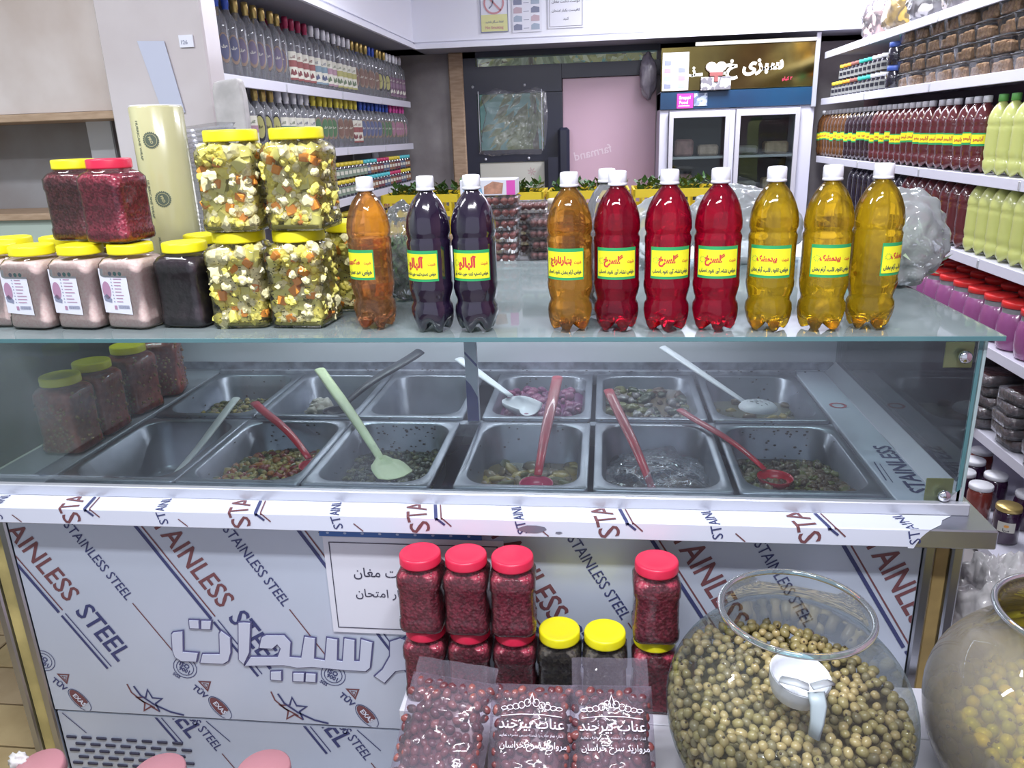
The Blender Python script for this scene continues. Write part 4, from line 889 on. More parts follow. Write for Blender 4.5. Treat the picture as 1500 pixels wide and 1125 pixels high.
for z, lb, xf in ((2.06, 'top right wall shelf with wrapped bags', None), (1.752, 'right wall shelf with tubs and small jars', None), (1.358, 'right wall shelf with the long row of syrup bottles', None), (1.028, 'right wall shelf with dark and pale green bottles', None), (.70, 'right wall shelf with purple jars', None), (.352, 'right wall shelf with date packs', None), (.065, 'lowest right wall shelf with small preserve jars', 1.42)):
    wall_shelf(lb, 'r', z, 1.6 if z < 1.2 else 2.2, 6.14, xf=xf)
for y in (2.97, 3.9, 4.85, 5.8, 6.3): tag(link('shelf_upright', MB().bbox(-1.85, -1.835, y-.015, y+.015, 0, 2.2).mesh('shelf_upright', ALU)), f'{ORD[[2.97,3.9,4.85,5.8,6.3].index(y)]} metal upright behind the left shelves from the camera', 'upright', 'shelf uprights')
struct('shelf_back', MB().box(-1.852, -1.846, 2.9, 6.5, 0, 2.2), mat('shelf_back_shade', (.33, .33, .37), .6), 'back panel behind the left shelves, coloured grey for shade', 'panel')  # grey stands in for the shadow behind the bottles
struct('shelf_back', MB().box(1.94, 1.948, 1.6, 6.14, 0, 2.06), mat('shelf_back_plum', (.13, .09, .15), .6), 'dark plum back panel behind the right shelves', 'panel')

# clear spirit-style bottles on the left shelves
def gb(h, r, neck=.35):
    b = h*(1-neck)
    return MB().lathe([(r*.6, .002), (r*.95, 0), (r, .006), (r, b*.35), (r*.985, b*.5), (r, b*.8), (r*.9, b), (r*.5, b+.022), (.012, b+.04), (.0115, h-.045)], 14, cap0=True).mesh('clear_bottle', CLEARB)
GB1 = gb(.315, .0385, .30); GB2 = gb(.275, .038, .33)
CPM = {h: MB().lathe([(.012, -.012), (.0135, -.01), (.0125, .0), (.0155, .002), (.0155, .035), (.013, .042), (.0001, .043)], 12).mesh('cap', WHITE) for h in (1,)}[1]
CAPC = {'blue': mat('cap_blue', (.04, .10, .50), .35), 'gold': mat('cap_gold', (.60, .45, .16), .3, .7), 'red': mat('cap_crimson', (.35, .02, .08), .4), 'white': CAPW, 'pink': mat('cap_pink', (.70, .10, .40), .4), 'yellow': mat('cap_yellow', (.80, .70, .1), .4), 'green': mat('cap_green', (.15, .45, .12), .4), 'black': BLK}
def slabel(r, style):
    mb = MB(); z0, z1 = (.045, .155)
    if style[0] == 'oval':
        f_ = cyl(r+.001); n = 14; v = [f_(0, .105)]+[f_(.026*math.cos(i*2*PI/n), .105+.058*math.sin(i*2*PI/n)) for i in range(n)]
        mb.add(v, [(0, i+1, (i+1) % n+1) for i in range(n)], 1, True)
        f_ = cyl(r+.0016); v = [f_(0, .108)]+[f_(.021*math.cos(i*2*PI/n), .108+.048*math.sin(i*2*PI/n)) for i in range(n)]
        mb.add(v, [(0, i+1, (i+1) % n+1) for i in range(n)], 0, True)
        put(mb, 'عرق', cyl(r+.0022), w=.026, oy=.11, mi=2, bold=.02)
    else:
        arc_patch(mb, r+.001, -.040, .040, z0-.02, z1, 0, 8); arc_patch(mb, r+.0015, -.040, .040, .085, .115, 1, 8); arc_patch(mb, r+.0015, -.040, .040, z0-.02, z0-.01, 1, 8)
        poly(mb, [(-.02, .05), (.0, .045), (.02, .052), (.012, .072), (-.012, .075)], cyl(r+.002), 2)
        put(mb, 'گلاب', cyl(r+.0022), w=.03, oy=.13, mi=2, bold=.02)
    return mb.mesh('bottle_label', [WHITE, WHITE, WHITE])
CR = mat('label_cream', (.58, .57, .50), .5); pm = lambda n, c: mat('paper_'+n, tuple(v*.5 for v in c), .5)
SO, SB = slabel(.0385, ('oval',)), slabel(.0385, ('band',))
STY = {'navyoval': (SO, pm('navy', (0.149, 0.162, 0.298)), pm('copper', (0.44, 0.316, 0.241)), CR), 'purpleoval': (SO, pm('violet', (0.242, 0.205, 0.329)), pm('copper', (0.44, 0.316, 0.241)), CR),
       'redband': (SB, CR, pm('crimson', (0.479, 0.157, 0.157)), pm('dkred', (0.327, 0.098, 0.11))), 'blueband': (SB, CR, pm('sky', (0.33, 0.485, 0.597)), pm('navyp', (0.158, 0.189, 0.344))), 'pinkband': (SB, CR, pm('rosep', (0.66, 0.412, 0.517)), pm('leaf', (0.225, 0.318, 0.194))),
       'yellowband': (SB, CR, pm('lemon', (0.694, 0.663, 0.26)), pm('leaf', (0.225, 0.318, 0.194))), 'brownoval': (SO, pm('rust', (0.331, 0.194, 0.157)), pm('copper', (0.44, 0.316, 0.241)), CR), 'yellowoval': (SO, pm('lemon', (0.694, 0.663, 0.26)), BLK, BLK), 'purplesq': (SB, pm('plum', (0.311, 0.181, 0.292)), pm('plum2', (0.418, 0.263, 0.399)), CR),
       'greenoval': (SO, pm('green', (0.15, 0.305, 0.163)), pm('copper', (0.44, 0.316, 0.241)), CR), 'blueoval': (SO, pm('blue', (0.186, 0.223, 0.421)), pm('copper', (0.44, 0.316, 0.241)), CR), 'pinkoval': (SO, pm('pinky', (0.603, 0.306, 0.448)), pm('copper', (0.44, 0.316, 0.241)), CR), 'greenband': (SB, CR, pm('mint', (0.22, 0.437, 0.313)), pm('leaf', (0.225, 0.318, 0.194)))}
WORD = {'navyoval': 'navy oval', 'purpleoval': 'violet oval', 'redband': 'red banded', 'blueband': 'blue banded', 'pinkband': 'pink banded', 'yellowband': 'yellow banded', 'brownoval': 'rust oval', 'yellowoval': 'yellow oval', 'purplesq': 'plum square', 'greenoval': 'green oval', 'blueoval': 'blue oval', 'pinkoval': 'pink oval', 'greenband': 'green banded'}
def clear_bottle(me, h, cap, sty, loc, rz, label, group):
    t = thing('clear_bottle', label, 'bottle', loc, rz, group)
    link('body', me, t); link('cap', CPM, t, (0, 0, h-.043), mats={0: CAPC[cap]})
    if sty: m, a, b, c = STY[sty]; link('label', m, t, (0, 0, 0), (0, 0, math.radians(48)+R.uniform(-.15, .15)), mats={0: a, 1: b, 2: c})
row1 = [('blue', 'navyoval')]*2+[('gold', 'purpleoval')]*6+[('red', 'redband')]*4+[('white', 'blueband')]*2+[('white', 'pinkband')]*2+[('white', 'yellowband')]*4+[('gold', 'brownoval')]*4+[('blue', 'brownoval')]*2+[('gold', 'yellowoval')]*3+[('white', 'purplesq')]*5
n1 = len(row1)
for i, (c_, s_) in enumerate(row1):
    y = 3.27+i*(6.2-3.27)/(n1-1)
    clear_bottle(GB1, .315, c_, s_, (-1.548+R.uniform(-.004, .004), y, 1.8455), R.uniform(-.2, .2), f'{c_} capped clear bottle, {WORD[s_]} label, {ORD[i]} along the top left shelf', 'clear bottles on the top left shelf')
    if i % 2 == 0: clear_bottle(GB1, .315, c_, None, (-1.655, y+.04, 1.8455), 0, f'{c_} capped clear bottle right behind the {ORD[i]} one along the top left shelf', 'clear bottles in the second row of the top left shelf')
row2 = [('black', 'pinkband')]*3+[('gold', 'yellowoval')]*3+[('white', 'greenband')]*2+[('white', 'blueband')]*3+[('yellow', 'greenoval')]*4+[('yellow', 'brownoval')]*3+[('yellow', 'redband')]*2+[('blue', 'blueoval')]*5+[('blue', 'greenoval')]*3+[('pink', 'pinkoval')]*5
for i, (c_, s_) in enumerate(row2):
    y = 3.25+i*(6.2-3.25)/(len(row2)-1)
    clear_bottle(GB2, .275, c_, s_, (-1.548+R.uniform(-.004, .004), y, 1.5385), R.uniform(-.2, .2), f'{c_} capped clear bottle, {WORD[s_]} label, {ORD[i]} along the second left shelf', 'clear bottles on the second left shelf')
    if i % 2 == 0: clear_bottle(GB2, .275, c_, None, (-1.655, y+.04, 1.5385), 0, f'{c_} capped clear bottle right behind the {ORD[i]} one along the second left shelf', 'clear bottles in the second row of the second left shelf')
# small jars
def sjar(r, h):
    return (MB().lathe([(r*.85, .001), (r, .006), (r, h*.68), (r*.85, h*.76), (r*.85, h*.78)], 14, cap0=True, cap1=True).mesh('small_jar', WHITE),
            MB().lathe([(r*.9, 0), (r*.97, .001), (r*.97, h*.2), (r*.9, h*.22), (.0001, h*.22)], 16).mesh('small_lid', YEL),
            (lambda mb: (arc_patch(mb, r+.0008, -r*1.3, r*1.3, h*.14, h*.62, 0, 8), arc_patch(mb, r+.0014, -r*.5, r*.5, h*.3, h*.5, 1, 4), mb)[-1])(MB()).mesh('small_label', [WHITE, WHITE]))
SJ1 = sjar(.034, .100); SJ2 = sjar(.046, .122)
def small_jar(S, h, loc, fill, lid, lc, rz, label, group, name='small_jar'):
    t = thing(name, label, 'jar', loc, rz, group)
    link('glass_body', S[0], t, mats={0: fill}); link('lid', S[1], t, (0, 0, h*.78), mats={0: lid})
    if lc: link('label', S[2], t, mats={0: lc[0], 1: lc[1]})
DK = mat('dark_jar_glass', (.02, .018, .03), .1, coat=1); HON = mat('honey_glass', (.30, .13, .03), .12, coat=1)
LIDC = {'yellow': mat('lid_dull_yellow', (.72, .58, .06), .4), 'cyan': mat('lid_cyan', (.10, .55, .62), .4), 'red': mat('lid_crimson', (.55, .05, .15), .4), 'white': WHITE, 'orange': mat('lid_orange', (.80, .35, .05), .4), 'teal': mat('lid_teal', (.05, .50, .42), .4), 'brown': mat('lid_brown', (.30, .12, .10), .4), 'blue': mat('lid_blue', (.06, .12, .45), .4)}
n3 = 30
for i in range(n3):
    y = 3.95+i*(6.2-3.95)/(n3-1)
    for lv in range(2):
        c_ = 'yellow' if i < 14 else ('cyan', 'cyan', 'red', 'yellow')[((i-14)//4+lv) % 4]; dark = i < 6
        lc = None if dark else ((pm('mint2', (0.377, 0.501, 0.396)), CR) if i < 15 else (pm(*[('wine', (.30, .08, .12)), ('slate', (.2, .25, .4)), ('rust2', (.45, .2, .12))][(i//2) % 3]), CR))
        small_jar(SJ1, .1, (-1.545, y, 1.2555+.1*lv), DK, LIDC[c_], lc, math.radians(45), f'{"dark" if dark else "labelled"} small jar, {c_} lid, {ORD[i]} along third left shelf, {"upper" if lv else "lower"} layer', 'small jars on the third left shelf')
for i in range(22):
    y = 4.3+i*(6.15-4.3)/21
    for lv in range(2):
        small_jar(SJ1, .1, (-1.545, y, .9685+.1*lv), DK if i < 8 else HON, LIDC['yellow'], (pm('ochre', (0.622, 0.417, 0.207)), BLK) if i > 5 else None, math.radians(45), f'yellow lidded jar, {ORD[i]} along fourth left shelf, {"upper" if lv else "lower"} layer', 'yellow lidded jars on the fourth left shelf')
# right side: small coffee style jars two high
cols = ['yellow', 'yellow', 'yellow', 'orange', 'orange', 'brown', 'brown', 'teal', 'teal', 'teal', 'white', 'white', 'white']
for i, c_ in enumerate(reversed(cols)):
    y = 4.98+i*.083
    for lv in range(2):
        if lv and i > 10: continue
        small_jar(SJ1, .1, (1.60, y, 1.7525+.1*lv), DK, LIDC[c_], (pm('silver', (0.494, 0.507, 0.494)), BLK), math.radians(-50), f'dark labelled jar, {c_} lid, {ORD[i]} beyond the tubs, {"upper" if lv else "lower"} layer', 'dark labelled jars on the right shelf')
for lv in range(2):
    small_jar(SJ2, .122, (1.60, 4.83, 1.7525+.122*lv), DK, LIDC['blue'], None, 0, f'big blue lidded dark jar beside the tubs, {"upper" if lv else "lower"} one', 'blue lidded jars beside the tubs')
# clear tubs of crumbly sweets
def rr2(w, d, z, r=.012): return rrect(w, d, r, z, 2)
TW, TD, THt = .17, .125, .062
tubm = MB().loft([rr2(TD*.80, TW*.80, 0), rr2(TD*.84, TW*.84, .004), rr2(TD*.97, TW*.97, THt-.004), rr2(TD*1.03, TW*1.03, THt-.002)], cap0=True).mesh('tub', TRAYC)
tubl = MB().loft([rr2(TD*1.04, TW*1.04, THt), rr2(TD*1.04, TW*1.04, THt+.003), rr2(TD*.9, TW*.9, THt+.004), rr2(TD*.88, TW*.88, THt+.010)], cap0=True, cap1=True).mesh('tub_lid', TRAYC)
CAKE = mat('crumbly_sweet', (.78, .48, .26), .7, noise_s=90, col2=(.55, .31, .16), vor=True, bump=.8, bump_s=90)
tubc = []
for s_ in range(3):
    rnd = random.Random(s_); mb = MB()
    for a in range(2):
        for b in range(3):
            x = (a-.5)*.050; y = (b-1)*.046; h_ = rnd.uniform(.040, .053); mb.bbox(x-.0235, x+.0235, y-.0215, y+.0215, .004, h_, b=.006)
    tubc.append(mb.mesh('sweet_cubes', CAKE))
k_ = 0
for i in range(9):
    for lv in range(4):
        if lv == 3 and i > 6: continue
        y = 4.66-i*.183+(.0 if lv % 2 else .012)
        t = thing('sweets_tub', f'clear tub of crumbly brown sweets, {ORD[8-i]} from the near end, {("bottom", "second", "third", "top")[lv]} layer', 'tub', (1.63+R.uniform(-.01, .01), y, 1.7525+lv*.0735), R.uniform(-.05, .05), 'tubs of crumbly sweets on the right shelf')
        link('tub_base', tubm, t); link('lid', tubl, t); link('sweet_cubes', tubc[(i+lv) % 3], t)
# syrup bottles on the right shelves
RB = {'amber': mat('amber_row', (.13, .055, .02), .12, coat=1), 'dark': mat('dark_row', (.035, .018, .025), .12, coat=1), 'red': mat('brick_row', (.11, .022, .026), .12, coat=1), 'lime': mat('lime_juice_row', (.56, .60, .20), .3, coat=.6, noise_s=0), 'yellow': mat('oil_row', (.70, .52, .05), .15, coat=1), 'blk': mat('black_row', (.02, .015, .03), .12, coat=1)}
def yl(title):
    mb = MB(); r = .0455; arc_patch(mb, r, -.036, .036, .115, .168, 0, 8); arc_patch(mb, r+.0005, -.036, .036, .124, .162, 1, 8); put(mb, title, cyl(r+.001), w=.045, oy=.143, mi=2, bold=.03)
    return mb.mesh('shelf_label', [LG, LY, LR])
YL = [yl('آبلیمو'), yl('آبغوره')]
def shelf_bottle(loc, col, cap, lab, label, group):
    t = thing('juice_bottle', label, 'bottle', loc, 0, group)
    link('body', PETS, t, mats={0: RB[col]}); link('cap', CAPS, t, (0, 0, .2865), mats={0: CAPC[cap]})
    if lab is not None: link('label', YL[lab], t, (0, 0, R.uniform(-.012, .006)), (0, 0, math.radians(-52)+R.uniform(-.12, .12)))
names = {'amber': 'amber', 'dark': 'dark brown', 'red': 'brick red', 'lime': 'pale green', 'yellow': 'oil yellow', 'blk': 'black'}
seq = ['lime']*6+['red']*16+['dark']*6+['amber']*8
y = 3.02
for i, c_ in enumerate(seq):
    gap = .105 if c_ == 'lime' else .0925*.93
    if i in (6, 9, 12): y += .03
    shelf_bottle((1.605, y, 1.3585), c_, 'green' if c_ == 'lime' else 'white', None if c_ == 'lime' else (0 if c_ == 'red' else 1), f'{names[c_]} juice bottle, {ORD[i]} along the long row on the right shelf', 'juice bottles in the long row on the right shelf'); y += gap
seq = ['lime']*11+['red']*8+['blk']*2+['yellow']+['blk']*5
y = 2.62
for i, c_ in enumerate(seq):
    if c_ == 'blk' and i == 22: y += .15
    shelf_bottle((1.605, y, 1.0285), c_, {'lime': 'green', 'red': 'black', 'blk': 'white' if i > 21 else 'black', 'yellow': 'green'}[c_], None, f'{names[c_]} juice bottle, {ORD[i]} along the shelf above the purple jars', 'juice bottles on the shelf above the purple jars'); y += .100
# purple jars with red lids
PURJ = mat('purple_pulp', (.30, .085, .24), .25, coat=.8)
pj = MB().lathe([(.05, .001), (.062, .008), (.070, .05), (.071, .10), (.064, .135), (.057, .150)], 20, cap0=True).mesh('purple_body', PURJ)
pn = MB().lathe([(.0575, .149), (.057, .165), (.056, .172)], 20).mesh('clear_neck', thin('jar_neck', (.85, .82, .88), haze=.3))
pl_ = MB().lathe([(.056, 0), (.0625, .001), (.0625, .020), (.060, .024), (.0001, .025)], 40, mod=lambda r, z, a: (r*(1+.012*(1 if int(a*30/PI) % 2 else -1)) if .001 < z < .02 else r, z)).mesh('screw_lid', mat('bright_red_lid', (.75, .03, .03), .35))
for rw in range(2):
    for i in range(14):
        t = thing('fruit_pulp_jar', f'purple pulp jar with red lid, {ORD[i]} from the near end, {"front" if rw == 0 else "back"} row', 'jar', (1.625+rw*.155, 2.45+i*.15+rw*.05, .7005), 0, 'purple jars with red lids')
        link('body', pj, t); link('neck', pn, t); link('screw_lid', pl_, t, (0, 0, .170))
# date packs
DATE = mat('pressed_dates', (.09, .035, .03), .3, noise_s=60, col2=(.03, .012, .015), vor=True, bump=.8, bump_s=60, coat=.8)
def pack_mesh(w, d, h, sd):
    V, Fc = ICO[3]; out = []
    for p in V:
        q = [math.copysign(abs(c)**.45, c) for c in p]; k = 1+.07*noise.noise(Vector(p)*4+Vector((sd, 0, 0))); out.append((q[0]*w/2*k, q[1]*d/2*k, q[2]*h/2*k))
    return MB().add(out, Fc, 0, True).mesh('date_pack', DATE)
PK = [pack_mesh(.19, .15, .045, s_) for s_ in range(3)]
fl = MB()
fl.loft([[(x*1.06, y*1.08, z*1.1) for x, y, z in rrect(.19, .15, .03, zz, 4)] for zz in (-.018, .0, .018)], cap0=True, cap1=True)
WRAP = fl.mesh('wrap', POLY)
for i in range(7):
    for lv in range(5 if i < 5 else 3):
        t = thing('date_pack', f'wrapped pack of dark dates, {ORD[i]} pile along the right shelf, {("bottom", "second", "third", "fourth", "top")[lv]} layer', 'packet', (1.65+R.uniform(-.02, .02), 2.55+i*.24, .378+lv*.046), R.uniform(-.25, .25), 'packs of dates on the right shelf')
        link('dates', PK[(i+lv) % 3], t); link('wrap', WRAP, t)
# preserve jars on the lowest right shelf
PR = {'plum': mat('plum_preserve', (.035, .012, .04), .12, coat=1), 'brick': mat('brick_preserve', (.22, .04, .03), .15, coat=1)}
SP = (MB().lathe([(.038, .001), (.045, .008), (.046, .11), (.042, .125), (.040, .130)], 18, cap0=True, cap1=True).mesh('preserve_jar', WHITE), MB().lathe([(.040, 0), (.044, .001), (.044, .014), (.042, .018), (.0001, .0185)], 24).mesh('preserve_lid', WHITE))
for i, (x, y, f_, ld, lb) in enumerate(((1.50, 2.79, 'plum', 'gold', 'gold lidded plum preserve jar with a small picture label'), (1.48, 2.97, 'brick', 'white', 'white lidded brick red preserve jar on the lowest shelf behind the gold lidded one'), (1.62, 2.90, 'plum', 'white', 'white lidded preserve jar right of the brick red one'), (1.47, 3.10, 'plum', 'white', 'white lidded dark preserve jar beside the counter glass'), (1.58, 3.07, 'plum', 'white', 'white lidded preserve jar behind the brick red one'), (1.56, 3.22, 'plum', 'white', 'white lidded preserve jar in the middle of the lowest shelf group'), (1.48, 3.32, 'plum', 'white', 'farthest white lidded preserve jar near the counter glass'), (1.64, 3.33, 'brick', 'white', 'far white lidded preserve jar at the back of the lowest shelf'), (1.65, 2.70, 'plum', 'gold', 'gold lidded preserve jar cut by the right edge of the photo'))):
    t = thing('preserve_jar', lb, 'jar', (x, y, .0655), 0, 'preserve jars on the lowest right shelf')
    link('glass_body', SP[0], t, mats={0: PR[f_]}); link('lid', SP[1], t, (0, 0, .130), mats={0: CAPC['gold'] if ld == 'gold' else WHITE})
    if i == 0:
        mb = MB(); arc_patch(mb, .0468, -.03, .03, .055, .095, 0, 8); poly(mb, [(.008*math.cos(a)*1.2, .08+.006*math.sin(a)) for a in range(6)], cyl(.0474), 1); put(mb, 'مربا', cyl(.0474), w=.022, oy=.063, mi=2, bold=.02)
        link('label', mb.mesh('picture_label', [CR, mat('orange_print', (.75, .35, .08), .5), BLK]), t, rot=(0, 0, -.45))

# ================================================================ FRIDGE AT THE BACK
fr = thing('display_fridge', 'tall white two door display fridge with blue band and gold sign at the back', 'fridge', (.94, 6.3, 0))
FB = mat('fridge_white', (.62, .62, .74), .35); FI = mat('fridge_interior', (.05, .05, .06), .6)
def fb(name, x0, x1, y0, y1, z0, z1, m, b=.003, par=None): return link(name, MB().bbox(x0-.94, x1-.94, y0-6.3, y1-6.3, z0, z1, b=b).mesh(name, m), par or fr)
fb('side', .405, .47, 6.12, 6.49, 0, 1.84, FB); fb('side', 1.40, 1.50, 6.12, 6.49, 0, 1.84, FB); fb('back', .47, 1.40, 6.46, 6.49, 0, 1.84, FI); fb('base', .47, 1.40, 6.12, 6.46, 0, .25, FB); fb('mullion', .908, .948, 6.115, 6.18, .25, 1.712, FB); fb('header', .405, 1.50, 6.10, 6.49, 1.715, 1.835, mat('blue_band', (.008, .035, .09), .3, coat=.3, noise_s=2, col2=(.008, .06, .14)))
fb('crown', .47, 1.40, 6.12, 6.46, 1.70, 1.714, FB)
fb('trim_post', 1.468, 1.50, 6.09, 6.12, 1.70, 2.19, ALU); fb('top_rail', .64, 1.47, 6.08, 6.10, 2.135, 2.16, mat('cream_rail', (.62, .60, .50), .4))
GOLDM = mat('gold_mirror', (.42, .33, .10), .12, 1, bump=.6, bump_s=2.5, noise_s=1.5, col2=(.14, .10, .05))
gs = fb('gold_sign', .405, 1.47, 6.10, 6.13, 1.84, 2.135, GOLDM)
mb = MB(); Fq = lambda u, v: (u-.94, 6.0985-6.3, v)
put(mb, 'سبزی خ', Fq, w=.40, ox=1.06, oy=1.975, bold=.045, ang=.03); put(mb, 'نی', Fq, w=.10, ox=.60, oy=1.955, bold=.04); stroke(mb, [(.64, 1.945), (.70, 1.947)], .02, Fq); stroke(mb, [(.80, 1.948), (.87, 1.950)], .02, Fq)
link('reflected_lettering', mb.mesh('reflected_lettering', mat('reflection_white', (.92, .92, .80), .4)), gs)  # mirror reflection of a lit sign, laid on as plain white letters
mb = MB(); put(mb, '٢ کیلو', Fq, w=.07, ox=1.29, oy=1.895, bold=.02); link('red_lettering', mb.mesh('red_lettering', mat('sign_red', (.75, .05, .12), .4)), gs)
for x0, x1 in ((.472, .906), (.950, 1.398)):
    dr = link('fridge_door', MB().mesh('empty_', FB) if False else (lambda mb: mb.bbox(x0-.94, x0-.94+.032, -.215, -.185, .27, 1.70).bbox(x1-.94-.032, x1-.94, -.215, -.185, .27, 1.70).bbox(x0-.94+.03, x1-.94-.03, -.214, -.186, 1.655, 1.70).bbox(x0-.94+.03, x1-.94-.03, -.214, -.186, .27, .31).mesh('fridge_door', mat('door_frame', (.58, .57, .64), .35, .2)))(MB()), fr)
    link('pane', MB().box(x0-.91, x1-.97, -.20, -.196, .31, 1.655).mesh('door_pane', GLASS), dr)
for z in (.55, .85, 1.10, 1.36): fb('wire_shelf', .475, 1.395, 6.18, 6.44, z, z+.018, mat('shelf_grey', (.45, .47, .52), .4))
kk2 = 0
for z in (.868, 1.118, 1.378):
    for (x, w_, c_, lb) in ((.60, .14, (.36, .20, .20), 'reddish'), (.78, .15, (.48, .36, .30), 'tan'), (1.06, .17, (.25, .24, .22), 'dark grey'), (1.28, .17, (.42, .33, .24), 'brown')):
        kk2 += 1; h_ = R.uniform(.05, .13)
        mb = MB().bbox(-w_/2, w_/2, -.07, .07, .001, h_, b=.015); tag(link('frozen_packet', mb.mesh('frozen_packet', mat('packet_'+lb.replace(' ', '_'), c_, .4, noise_s=20)), None, (x, 6.30, z+.001)), f'{lb} packet on the {("lower", "middle", "upper")[(.868, 1.118, 1.378).index(z)]} visible shelf of the fridge', 'packet', 'packets inside the fridge')
# sticker, notice, decorated packet on the fridge
st = tag(link('sticker', MB().box(.524, .64, 6.094, 6.099, 1.722, 1.822).mesh('sticker', mat('pink_sticker', (.80, .05, .38), .4))), 'pink delivery sticker with white words on the blue fridge band', 'sticker')
mb = MB(); F = vfn(6.093); put(mb, 'Snapp!', F, w=.082, ox=.580, oy=1.792, bold=.03); put(mb, 'Food', F, w=.062, ox=.572, oy=1.762, bold=.03); stroke(mb, [(.535, 1.738), (.615, 1.738)], .006, F)
link('white_words', mb.mesh('white_words', CAPW), st)
sw = tag(link('white_sticker', MB().box(.645, .74, 6.094, 6.098, 1.735, 1.822).mesh('white_sticker', mat('pale_blue_sticker', (.52, .60, .72), .5, noise_s=60, col2=(.15, .2, .35), vor=True))), 'speckled pale sticker right of the pink one on the fridge band', 'sticker')
nt = notice('photo_notice', 'white picture notice hanging at the left top of the fridge', (.415, .60, 1.845, 2.10), 6.09, PAPER)
mb = MB(); F = vfn(6.0885)
poly(mb, [(.43, 2.065), (.585, 2.065), (.585, 2.092), (.43, 2.092)], F, 1)
for r in range(4):
    for c_ in range(2): poly(mb, [(.428+c_*.10, 1.86+r*.052), (.475+c_*.10, 1.86+r*.052), (.475+c_*.10, 1.888+r*.052), (.428+c_*.10, 1.893+r*.052)], F, (r+c_) % 3)
link('small_pictures', mb.mesh('fridge_pictures', [GREYP, MC['slate_print'], mat('dusty_red_print', (.6, .3, .38), .5)]), nt)
ht = thing('spotted_packet', 'white spotted packet with heart top and dark red label before the gold sign', 'packet', (.79, 6.07, 1.836))
link('packet', MB().bbox(-.105, .105, -.012, .012, 0, .09, b=.004).mesh('spotted_packet', mat('spotted_white', (.75, .74, .72), .5, noise_s=45, col2=(.18, .17, .20), vor=True)), ht)
mb = MB(); 
for sx in (-1, 1): mb.blob((sx*.034, 0, .155), (.040, .010, .034), sub=2)
mb.blob((0, 0, .128), (.05, .009, .028), sub=2); link('heart_top', mb.mesh('heart_top', mat('cream_heart', (.72, .60, .55), .5)), ht)
link('dark_label', MB().bbox(-.045, .045, -.018, -.012, .093, .120, b=.002).bbox(-.014, .014, -.018, -.012, .055, .095).mesh('dark_label', mat('maroon_label', (.28, .08, .08), .5)), ht)

def crumple(name, c, r, m, sub=3, amp=.2, fr_=3, seed=0, flat=None, sq=1.0):
    V, Fc = ICO[sub]; out = []
    for p in V:
        q = Vector(p); k = 1+amp*noise.noise(q*fr_*.6+Vector((seed, 1, 2)))+amp*.7*noise.noise(q*fr_*2+Vector((seed, 5, 2)))
        P = Vector([math.copysign(abs(t)**sq, t) for t in q])
        z = P.z*r[2]*k
        if flat is not None: z = max(z, -flat)
        out.append((P.x*r[0]*k, P.y*r[1]*k, z))
    return MB().add(out, Fc, 0, True).mesh(name, m)
t = tag(link('hanging_bag', crumple('hanging_bag', 0, (.065, .05, .16), mat('grey_crumpled_film', (.34, .31, .36), .35, coat=.3, noise_s=12, col2=(.20, .18, .24), bump=.6, bump_s=14), seed=2), None, (.33, 6.38, 1.97)), 'grey crumpled bag hanging from the frame left of the fridge', 'bag')
# ================================================================ THINGS BEHIND THE CASE
tb = thing('service_table', 'white worktop behind the glass case carrying date trays', 'table', (0, 2.8, 0))
boxo('tabletop', (-1.0, 1.0, -.30, .30, 1.13, 1.162), mat('worktop_white', (.70, .72, .76), .35), tb)
for x in (-.96, .95):
    for y in (-.26, .26): boxo('leg', (x-.02, x+.02, y-.02, y+.02, 0, 1.13), STEEL, tb)
DT = [mat('fresh_dates', (.50, .16, .13), .25, noise_s=50, col2=(.28, .07, .06), coat=.6), mat('brown_dates', (.40, .17, .15), .3, noise_s=40, col2=(.22, .09, .08), coat=.6)]
def date_tray(w, d, h, sd):
    rnd = random.Random(sd); mb = MB(); nx, ny = int(w/.026), int(d/.03)
    for i in range(nx):
        for j in range(ny): mb.blob((-w*.44+(i+.5)*w*.88/nx+rnd.uniform(-.003, .003), -d*.44+(j+.5)*d*.88/ny, h*.55), (.0125, .0165, h*.36), 0, 1, .2, rnd.random()*9)
    return MB().loft([rrect(w*.9, d*.9, .015, 0, 2), rrect(w*.97, d*.97, .015, h*.75, 2), rrect(w, d, .015, h*.78, 2), rrect(w, d, .015, h*.82, 2), rrect(w*.93, d*.93, .015, h*.96, 2)], cap0=True, cap1=True).mesh('tray_shell', TRAYC), mb.mesh('dates', DT[0])
TRA = date_tray(.19, .14, .0375, 1); TRB = date_tray(.28, .16, .036, 2); lay = ('bottom', 'second', 'third', 'fourth', 'fifth', 'top')
for (x, y, T_, n_, wl, mt) in ((-.378, 2.66, TRA, 6, 'left', 0), (-.275, 2.86, TRA, 5, 'rear left', 1), (-.135, 2.72, TRB, 4, 'wide right', 1)):
    if wl == 'rear left': x = -.285
    for lv in range(n_):
        if wl == 'wide right': x = -.125
        t = thing('date_tray', f'clear tray of dates, {"top" if lv == n_-1 else lay[lv]} one of the {wl} stack behind the glass case', 'tray', (x+R.uniform(-.004, .004), y, 1.1625+lv*(.0375 if T_ is TRA else .036)), R.uniform(-.03, .03), f'date trays in the {wl} stack')
        link('tray_shell', T_[0], t); link('dates', T_[1], t, mats={0: DT[mt]})
bx = thing('sweet_box', 'white printed box with pink side on the left tray stack', 'box', (-.375, 2.68, 1.3885))
link('box_body', MB().bbox(-.10, .085, -.06, .06, 0, .052, b=.002).mesh('box_body', [PAPER]), bx)
mb = MB(); F = lambda u, v: (u, -.0608, v)
